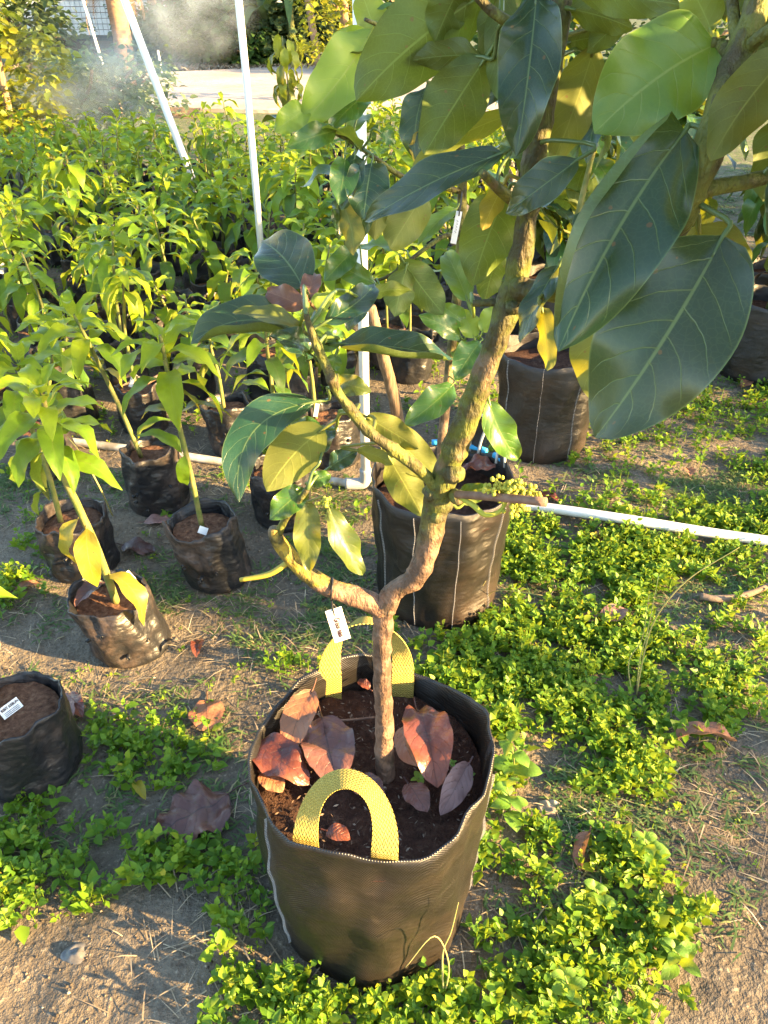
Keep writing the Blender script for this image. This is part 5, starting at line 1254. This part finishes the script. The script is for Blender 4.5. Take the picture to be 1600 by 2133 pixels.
weeds('tiny_weeds', 9000, 23, (-1.2, 1.5), (.45, 2.4), .010, .02, lambda X, Y, a, b: np.clip(.10 + .5 * wfn(X, Y, a, b) - .6 * blobs(a, b, W_OFF[3:4]), 0, 1) * (vnoise(X * 8 + 40, Y * 8) > .4), 'tiny creeping weeds dotted over bare earth', 6)

def blades(name, n, seed, xr, yr, length, fn, label, mat='grass', flat=.6, width=.0022, tuft=7):
    X, Y, px_, py_, rs = pick(n, seed, xr, yr, fn)
    X = np.repeat(X, tuft); Y = np.repeat(Y, tuft); m = len(X); X = X + rs.normal(0, .014, m); Y = Y + rs.normal(0, .014, m)
    ok = clear_of_bags(X, Y, .002); X, Y = X[ok], Y[ok]; m = len(X)
    az = rs.uniform(0, 6.28, m); el = rs.uniform(.15, 1.45, m) * (1 - flat) + rs.uniform(0, .5, m) * flat; L_ = length * rs.uniform(.4, 1.2, m); w = width * rs.uniform(.6, 1.3, m)
    z = gz(X, Y); ca, sa = np.cos(az), np.sin(az); V = np.zeros((m, 5, 3))
    for i, (t, ww) in enumerate(((0, -1), (0, 1), (.5, -.9), (.5, .9), (1, 0))):
        e = el * (1 - .75 * t); d = L_ * t * np.cos(e); hz = L_ * t * np.sin(e)
        V[:, i, 0] = X + ca * d - sa * w * ww; V[:, i, 1] = Y + sa * d + ca * w * ww; V[:, i, 2] = z + hz + .002 + .002 * (t > 0)
    F = (np.array([(0, 1, 3), (0, 3, 2), (2, 3, 4)])[None] + (np.arange(m) * 5)[:, None, None]).reshape(-1, 3)
    me_ = bigmesh(name, V.reshape(-1, 3), F, M[mat], np.repeat(rs.beta(2.0, 2.2, m), 5))
    return tag(obj(name, me_), label, 'grass', None, 'stuff')
G_ON = [(520, 1270, 260, 85, 1.0), (380, 960, 200, 70, .7), (120, 1330, 130, 70, .5), (1300, 1300, 350, 250, .5), (1300, 1700, 260, 260, .7), (1480, 1200, 200, 110, .8), (1500, 950, 220, 150, .9), (1400, 830, 260, 120, .8), (460, 1600, 90, 60, .7), (700, 1110, 90, 80, .8), (900, 760, 110, 80, .8), (230, 1560, 160, 90, .6), (330, 1480, 80, 50, .5), (1550, 1900, 80, 120, .4), (60, 1000, 90, 60, .6), (200, 1750, 140, 80, .3), (860, 1310, 90, 30, .5)]
blades('grass', 42000, 31, (-1.5, 1.8), (.45, 2.6), .036, lambda X, Y, a, b: np.clip(blobs(a, b, G_ON) - .35 * blobs(a, b, W_OFF), .07, 1) * np.clip((vnoise(X * 7, Y * 7 + 60) - .25) * 1.8, 0, 1) * .62, 'thin trailing grass on the nursery ground')
blades('grass', 26000, 32, (-3, 4.5), (2.4, 9), .055, lambda X, Y, a, b: np.clip(np.where(X > .6, .75, .16), 0, 1) * np.clip((vnoise(X * 4, Y * 4 + 60) - .25) * 1.8, 0, 1), 'short green grass between the rows of bags', width=.004, tuft=5)
blades('straw_litter', 9000, 33, (-1.5, 1.8), (.45, 3.2), .07, lambda X, Y, a, b: np.full(len(X), .42) * np.clip((vnoise(X * 5 + 20, Y * 5) - .2) * 1.8, 0, 1), 'dry straw bits strewn over the dirt', 'straw', 1.0, .0012, 3)
# crumbs of earth and grit
X, Y, px_, py_, rs = pick(16000, 41, (-1.1, 1.4), (.45, 2.2), lambda X, Y, a, b: np.full(len(X), .8) * np.clip((vnoise(X * 6 + 7, Y * 6 + 3) - .2) * 1.6, 0, 1))
ok = clear_of_bags(X, Y, .002); X, Y = X[ok], Y[ok]; m = len(X)
oc = np.array([(1, 0, 0), (-1, 0, 0), (0, 1, 0), (0, -1, 0), (0, 0, 1), (0, 0, -1)], float); of = np.array([(0, 2, 4), (2, 1, 4), (1, 3, 4), (3, 0, 4), (2, 0, 5), (1, 2, 5), (3, 1, 5), (0, 3, 5)])
s = .0012 + .0035 * rs.rand(m) ** 4; V = oc[None] * s[:, None, None] * rs.uniform(.6, 1.3, (m, 6, 1)); V[:, :, 0] += X[:, None]; V[:, :, 1] += Y[:, None]; V[:, :, 2] = V[:, :, 2] * .7 + (gz(X, Y) + s * .3)[:, None]
tag(obj('grit', bigmesh('grit', V.reshape(-1, 3), (of[None] + (np.arange(m) * 6)[:, None, None]).reshape(-1, 3), M['crumb'], np.repeat(rs.rand(m), 6))), 'loose crumbs of earth and grit', 'grit', None, 'stuff')

# ------------------------------------------------------------------ beyond the bed: roadside, palm, house, shrubs, smoke
M['fol'] = attr_mat('far_foliage', [(0, (.022, .060, .018)), (.5, (.05, .11, .025)), (.85, (.085, .15, .035)), (1, (.15, .20, .05))], .55, (.30, .36, .05), .3)
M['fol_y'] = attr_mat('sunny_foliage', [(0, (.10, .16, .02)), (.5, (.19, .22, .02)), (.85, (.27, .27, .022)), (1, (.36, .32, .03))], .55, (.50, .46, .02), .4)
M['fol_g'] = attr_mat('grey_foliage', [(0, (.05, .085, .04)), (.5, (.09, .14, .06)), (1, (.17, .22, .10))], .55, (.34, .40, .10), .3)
def cloud(root, centers, n, size, mat, seed, name='crown', droop=.5):
    """leaves spread through a crown made of uneven clumps"""
    rs = np.random.RandomState(seed); C = np.array([c[:3] for c in centers]); Rr = np.array([c[3] for c in centers])
    w = Rr ** 2; k = rs.choice(len(C), n, p=w / w.sum()); d = rs.normal(0, 1, (n, 3)); d /= np.linalg.norm(d, axis=1)[:, None]
    P0 = C[k] + d * (Rr[k] * rs.uniform(.55, 1.05, n))[:, None]; P0[:, 2] = np.maximum(P0[:, 2], .03)
    az = np.arctan2(d[:, 1], d[:, 0]) + rs.normal(0, .8, n); el = rs.uniform(-1.2, .4, n) * droop - .1; ll = size * rs.uniform(.6, 1.3, n)
    P = np.repeat(LT[None], n, 0) * ll[:, None, None]; roll = rs.normal(0, .5, n)
    y_, z_ = P[:, :, 1].copy(), P[:, :, 2].copy(); P[:, :, 1] = y_ * np.cos(roll)[:, None] - z_ * np.sin(roll)[:, None]; P[:, :, 2] = y_ * np.sin(roll)[:, None] + z_ * np.cos(roll)[:, None]
    x_, z_ = P[:, :, 0].copy(), P[:, :, 2].copy(); P[:, :, 0] = x_ * np.cos(el)[:, None] - z_ * np.sin(el)[:, None]; P[:, :, 2] = x_ * np.sin(el)[:, None] + z_ * np.cos(el)[:, None]
    x_, y_ = P[:, :, 0].copy(), P[:, :, 1].copy(); P[:, :, 0] = x_ * np.cos(az)[:, None] - y_ * np.sin(az)[:, None] + P0[:, :1]; P[:, :, 1] = x_ * np.sin(az)[:, None] + y_ * np.cos(az)[:, None] + P0[:, 1:2]; P[:, :, 2] += P0[:, 2:3]
    F = (LF[None] + (np.arange(n) * 7)[:, None, None]).reshape(-1, 3)
    o = obj(name, bigmesh(name, P.reshape(-1, 3), F, M[mat], np.repeat(rs.beta(2, 2.4, n), 7)), root); o['kind'] = 'stuff'; return o
def shrub(loc, centers, n, size, mat, seed, label, name='shrub', cat='shrub', group=None, trunk=None):
    root = thing(name, loc, label, cat, group)
    h = max(c[2] for c in centers)
    P = smooth_path([Vector((0, 0, -.05)), Vector((.03, 0, h * .4)), Vector((-.05, .02, h * .85))], 5); v, f, u = tube(P, resample([.05, .04, .015] if trunk is None else [trunk, trunk * .8, trunk * .3], len(P)), 8, True, .2)
    obj('trunk', mesh('trunk', v, f, M['wood'], u), root)
    for i, c in enumerate(centers[:5]):
        v, f, u = tube(smooth_path([P[len(P) * 2 // 3], Vector(c[:3]) * .6 + P[len(P) // 2] * .4, Vector(c[:3])], 3), [.02 if trunk is None else trunk * .4] * 7, 5); obj('branch', mesh('branch', v, f, M['wood'], u), root)
    cloud(root, centers, n, size, mat, seed)
    return root
def rc(n, sx, sy, z0, z1, r0, r1, seed):
    rs = np.random.RandomState(seed); return [(rs.uniform(-sx, sx), rs.uniform(-sy, sy), rs.uniform(z0, z1), rs.uniform(r0, r1)) for _ in range(n)]
# vine-covered shrub catching the sun at the left
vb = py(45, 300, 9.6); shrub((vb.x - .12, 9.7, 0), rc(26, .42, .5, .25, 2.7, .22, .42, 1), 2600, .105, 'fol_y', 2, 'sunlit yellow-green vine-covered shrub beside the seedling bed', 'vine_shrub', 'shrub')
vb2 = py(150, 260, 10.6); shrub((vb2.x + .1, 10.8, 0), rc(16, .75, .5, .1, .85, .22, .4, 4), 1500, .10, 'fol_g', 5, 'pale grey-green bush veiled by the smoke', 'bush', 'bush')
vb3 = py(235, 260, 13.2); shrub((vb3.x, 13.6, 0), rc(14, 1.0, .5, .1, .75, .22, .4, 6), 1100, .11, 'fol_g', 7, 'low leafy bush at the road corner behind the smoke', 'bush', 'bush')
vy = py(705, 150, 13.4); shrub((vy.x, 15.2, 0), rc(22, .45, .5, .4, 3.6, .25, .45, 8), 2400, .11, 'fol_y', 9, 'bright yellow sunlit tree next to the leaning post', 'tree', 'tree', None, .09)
# far trees and shrubs along the road
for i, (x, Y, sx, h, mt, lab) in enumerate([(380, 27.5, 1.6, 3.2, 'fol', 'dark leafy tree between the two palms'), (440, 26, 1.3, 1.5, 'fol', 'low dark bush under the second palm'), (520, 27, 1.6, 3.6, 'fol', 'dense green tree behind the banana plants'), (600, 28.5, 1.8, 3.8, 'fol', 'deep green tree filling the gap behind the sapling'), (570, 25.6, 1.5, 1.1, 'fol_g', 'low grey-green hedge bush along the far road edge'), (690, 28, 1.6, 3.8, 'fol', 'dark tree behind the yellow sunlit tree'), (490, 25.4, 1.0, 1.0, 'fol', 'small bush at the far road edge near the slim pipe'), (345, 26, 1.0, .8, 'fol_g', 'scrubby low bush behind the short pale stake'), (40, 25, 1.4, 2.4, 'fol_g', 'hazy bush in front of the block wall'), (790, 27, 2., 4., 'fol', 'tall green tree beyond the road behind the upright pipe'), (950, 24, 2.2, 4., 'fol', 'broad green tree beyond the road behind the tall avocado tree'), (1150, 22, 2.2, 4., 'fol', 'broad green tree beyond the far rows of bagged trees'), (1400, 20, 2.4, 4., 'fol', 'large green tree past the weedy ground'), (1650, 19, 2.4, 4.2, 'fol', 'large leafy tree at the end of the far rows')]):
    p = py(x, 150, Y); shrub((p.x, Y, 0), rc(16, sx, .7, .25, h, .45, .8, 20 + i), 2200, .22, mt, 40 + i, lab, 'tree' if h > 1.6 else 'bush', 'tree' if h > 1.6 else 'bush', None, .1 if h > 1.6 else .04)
# unseen hedge and trees added to block low sun, gaps shaped for sun patches
for i in range(11):
    yy = -5.6 + i * 1.25
    shrub((7.9 + rnd(-.2, .2), yy, 0), rc(14, .5, .62, .3, 1.44, .3, .44, 300 + i), 1500, .17, 'fol', 320 + i, 'clipped green hedge bush along the sunny side of the nursery', 'shading_bush', 'bush', 'hedge bushes on the sunny side')
    if i % 3 != 2: shrub((8.6 + rnd(-.2, .2), yy + .5, 0), rc(11, .8, .62, 3.3, 4.9, .28, .48, 340 + i), 800, .2, 'fol', 360 + i, 'tall tree in the row along the sunny side of the nursery', 'tree', 'tree', 'trees in the row on the sunny side', .09)
# banana plants
BL = []
for k in range(3):
    v, f, u = leaf_geo((0, 0, 0), (1, 0, 0), (0, 0, 1), .30, .20, 0, .25, .08, 4, k, 14, 3, .5 + .2 * k); BL.append(mesh('leaf', v, f, M['bush_leaf'], u))
for i, (x, Y, h, n) in enumerate([(610, 24.8, 1.5, 8), (560, 25.4, 1.0, 7), (690, 25.2, 1.7, 7), (650, 26.2, 2.1, 7)]):
    p = py(x, 140, Y); root = thing('banana_plant', (p.x, Y, 0), ['banana plant with arching pale leaves by the leaning post', 'short banana plant left of the arching one', 'banana plant half behind the yellow tree', 'taller banana plant rising behind the others'][i], 'banana plant', 'banana plants across the road')
    v, f, u = tube(smooth_path([Vector((0, 0, -.05)), Vector((.03, 0, h * .5)), Vector((0, 0, h))], 4), .09, 8); obj('stem', mesh('stem', v, f, M['stem'], u), root)
    for k in range(n):
        o = obj('leaf', BL[k % 3], root); l_ = rnd(1.1, 1.6); o.matrix_basis = Matrix.Translation((0, 0, h)) @ Matrix.Rotation(k * 2.4 + i, 4, 'Z') @ Matrix.Rotation(-rnd(.2, 1.1), 4, 'Y') @ Matrix.Diagonal((l_, l_, l_, 1))
# palms
def palm(x, Y, r, h, label, nd, seed):
    p = py(x, 140, Y); root = thing('palm_tree', (p.x, Y, 0), label, 'palm', 'palms across the road')
    P = [Vector((.03 * math.sin(z * 2), 0, z)) for z in np.linspace(-.1, h, 26)]
    v, f, u = tube(P, [r * (1.15 if i == 0 else 1) * (1 + .05 * (i % 2)) for i in range(26)], 14, True, .08, seed); obj('trunk', mesh('trunk', v, f, M['palmbark'], u), root)
    def frond(az, el, L_, curve, mat, name):
        parts = []; rib = []
        for k in range(13):
            t = k / 12; e = el - curve * t * t; pt = (rib[-1] + Vector((math.cos(az) * math.cos(e), math.sin(az) * math.cos(e), math.sin(e))) * (L_ / 12)) if rib else Vector((math.cos(az) * r * .6, math.sin(az) * r * .6, h - .1)); rib.append(pt)
        parts.append(tube(rib, resample([.025, .012, .004], 13), 5))
        sd = Vector((-math.sin(az), math.cos(az), 0))
        for k in range(2, 13):
            for sgn in (-1, 1):
                for q in range(2):
                    b = rib[k - 1].lerp(rib[k], q * .5); dn = (rib[k] - rib[k - 1]).normalized(); ll = .42 * math.sin(pi * min(1, .12 + k / 13)) * rnd(.7, 1.1)
                    e = b + (sd * sgn * .75 + dn * .55 + Vector((0, 0, -.55))) * ll; w = dn * .022
                    parts.append(([b - w, b + w, e], [(0, 1, 2)], [(0, 0), (0, 1), (1, .5)]))
        v, f, u = join(parts); obj(name, mesh(name, v, f, mat, u, False), root)
    for k in range(9): frond(k * .7 + seed, rnd(.1, 1.0), rnd(1.8, 2.4), rnd(1.0, 1.8), M['bush_leaf'], 'frond')
    for k in range(nd): frond([-.2, .5, 2.9, -.7, 3.6][k % 5] + rnd(-.2, .2), -.9, rnd(1.5, 1.9), .8, M['dryfrond'], 'dry_frond')
palm(262, 24.2, .24, 2.6, 'palm with thick brown trunk and hanging dry fronds before the block wall', 5, 1.)
palm(455, 27.2, .2, 2.7, 'palm with drooping dry fronds seen through the smoke', 5, 2.)
# roadside verge grass
blades('verge_grass', 2600, 61, (-14, 4), (23.2, 26), .35, lambda X, Y, a, b: np.clip(1.2 - abs(Y - 24.4) / 1.2, 0, 1) * .8, 'dry yellowish grass along the far side of the road', 'straw', .3, .02, 6)
# house with a block wall
hx0, hx1 = py(40, 60, 31).x, py(470, 60, 31).x
house = thing('house', ((hx0 + hx1) / 2, 31, 0), 'house with white block screen wall behind the palm', 'house')
hw = (hx1 - hx0) / 2
def box(a, b): 
    (x0, y0, z0), (x1, y1, z1) = a, b
    V = [(x, y, z) for x in (x0, x1) for y in (y0, y1) for z in (z0, z1)]
    return V, [(0, 1, 3, 2), (4, 6, 7, 5), (0, 4, 5, 1), (2, 3, 7, 6), (0, 2, 6, 4), (1, 5, 7, 3)]
for nm, a_, b_, mt in (('wall', (-hw, .2, -.1), (hw, 4, 3.4), 'brownwall'), ('roof', (-hw - .4, -.5, 3.4), (hw + .4, 4.4, 3.6), 'darkroom'), ('pillar', (1.0, -.1, 0), (1.25, .19, 3.4), 'palmbark'), ('lintel', (-hw, -.02, .42), (hw, .19, .56), 'darkroom'), ('doorway_shade', (2.2, .15, 0), (3.4, .198, 2.1), 'darkroom')):  # door opening is a flat dark panel, its indoor shade put into the colour
    v, f = box(a_, b_); obj(nm, mesh(nm, v, f, M[mt], None, False), house)
V, F = [], []
for i in range(-24, 25):
    for k in range(16):
        x = i * .165; z = .58 + k * .165 
        if x < -hw + .1 or x > hw - .1 or .9 < x < 1.35: continue
        v, f = box((x, .06, z), (x + .148, .19, z + .148)); b = len(V); V += v; F += [tuple(q + b for q in g) for g in f]
o = obj('screen_blocks', mesh('screen_blocks', V, F, M['whiteblock'], None, False), house); o['kind'] = 'stuff'
# slender sapling with hanging yellow leaves
sp_ = py(598, 180, 9.2); root = thing('sapling', (sp_.x, 9.2, 0), 'slender sapling with long hanging yellow-green leaves before the road', 'sapling')
v, f, u = tube(smooth_path([Vector((0, 0, -.02)), Vector((.02, 0, .6)), Vector((-.02, 0, 1.22))], 5), resample([.014, .010, .006], 11), 7); obj('stem', mesh('stem', v, f, M['stem'], u), root)
for k in range(30):
    z = rnd(.72, 1.24); az = k * 2.4; put_leaf(root, Vector((math.cos(az) * rnd(.02, .13), math.sin(az) * rnd(.02, .13), z)), az, rnd(-1.45, -.9), rnd(.17, .24), ['vine_leaf', 'leaf_olive', 'vine_leaf'][k % 3], rnd(-.3, .3), 1.1)
# earth bank at the edge of the road
bk = [g2(230, 208), g2(345, 236), g2(420, 240)]
V, F = [], []
nb = 24
for i in range(nb + 1):
    t = i / nb * 2; k = min(1, int(t)); q = Vector(bk[k]).lerp(Vector(bk[k + 1]), t - k)
    for j in range(6):
        s_ = j / 5; V.append(Vector((q.x, q.y - .55 * s_, (.12 * (1 - s_) ** 1.3 - .02) + .05 * mnoise.noise(Vector((q.x * 3, s_ * 3, 1))) * (1 - s_))))
for i in range(nb):
    for j in range(5): F.append((i * 6 + j, i * 6 + j + 1, i * 6 + 7 + j, i * 6 + 6 + j))
o = obj('earth_bank', mesh('earth_bank', V, F, M['bank'] if 'bank' in M else simple('bank', (.23, .15, .09), (.12, .09, .05), 6, .9, .1, .03))); o['kind'] = 'structure'
# drifting smoke
m, nt = newmat('smoke'); tc = N(nt, 'TexCoord'); g = tc.outputs['Object']
n1 = noise(nt, g, .9, 3, .5)
ln = N(nt, 'VectorMath', operation='LENGTH', ins={0: g}).outputs['Value']
fall = math_(nt, 'SUBTRACT', 1.0, smooth(nt, ln, .35, 1.0))
den = math_(nt, 'MULTIPLY', math_(nt, 'MULTIPLY', smooth(nt, noise(nt, g, 1.8, 3, .5), .40, .68), fall), .85)
pv = N(nt, 'VolumePrincipled', ins={'Color': (.78, .90, 1.0, 1), 'Density': den, 'Anisotropy': .2})
out(nt, None, pv.outputs[0])
def smoke(loc, scale, label):
    V, F = [], []
    for i in range(1, 10):
        ph = pi * i / 10
        for j in range(16): V.append((math.sin(ph) * math.cos(2 * pi * j / 16), math.sin(ph) * math.sin(2 * pi * j / 16), math.cos(ph)))
    V += [(0, 0, 1), (0, 0, -1)]
    for i in range(8):
        for j in range(16): F.append((i * 16 + j, i * 16 + 16 + j, i * 16 + 16 + (j + 1) % 16, i * 16 + (j + 1) % 16))
    for j in range(16): F.append((144, j, (j + 1) % 16)); F.append((145, 128 + (j + 1) % 16, 128 + j))
    o = obj('smoke', mesh('smoke', V, F, m)); o.location = loc; o.scale = scale; tag(o, label, 'smoke', None, 'stuff')
c1 = py(215, 200, 9.9); smoke((c1.x, 9.95, .75), (1.45, .7, .85), 'thin white smoke drifting over the bush')
c2 = py(385, 60, 19); smoke((c2.x, 19.5, 1.5), (1.7, .7, 1.4), 'thin white smoke rising across the road')
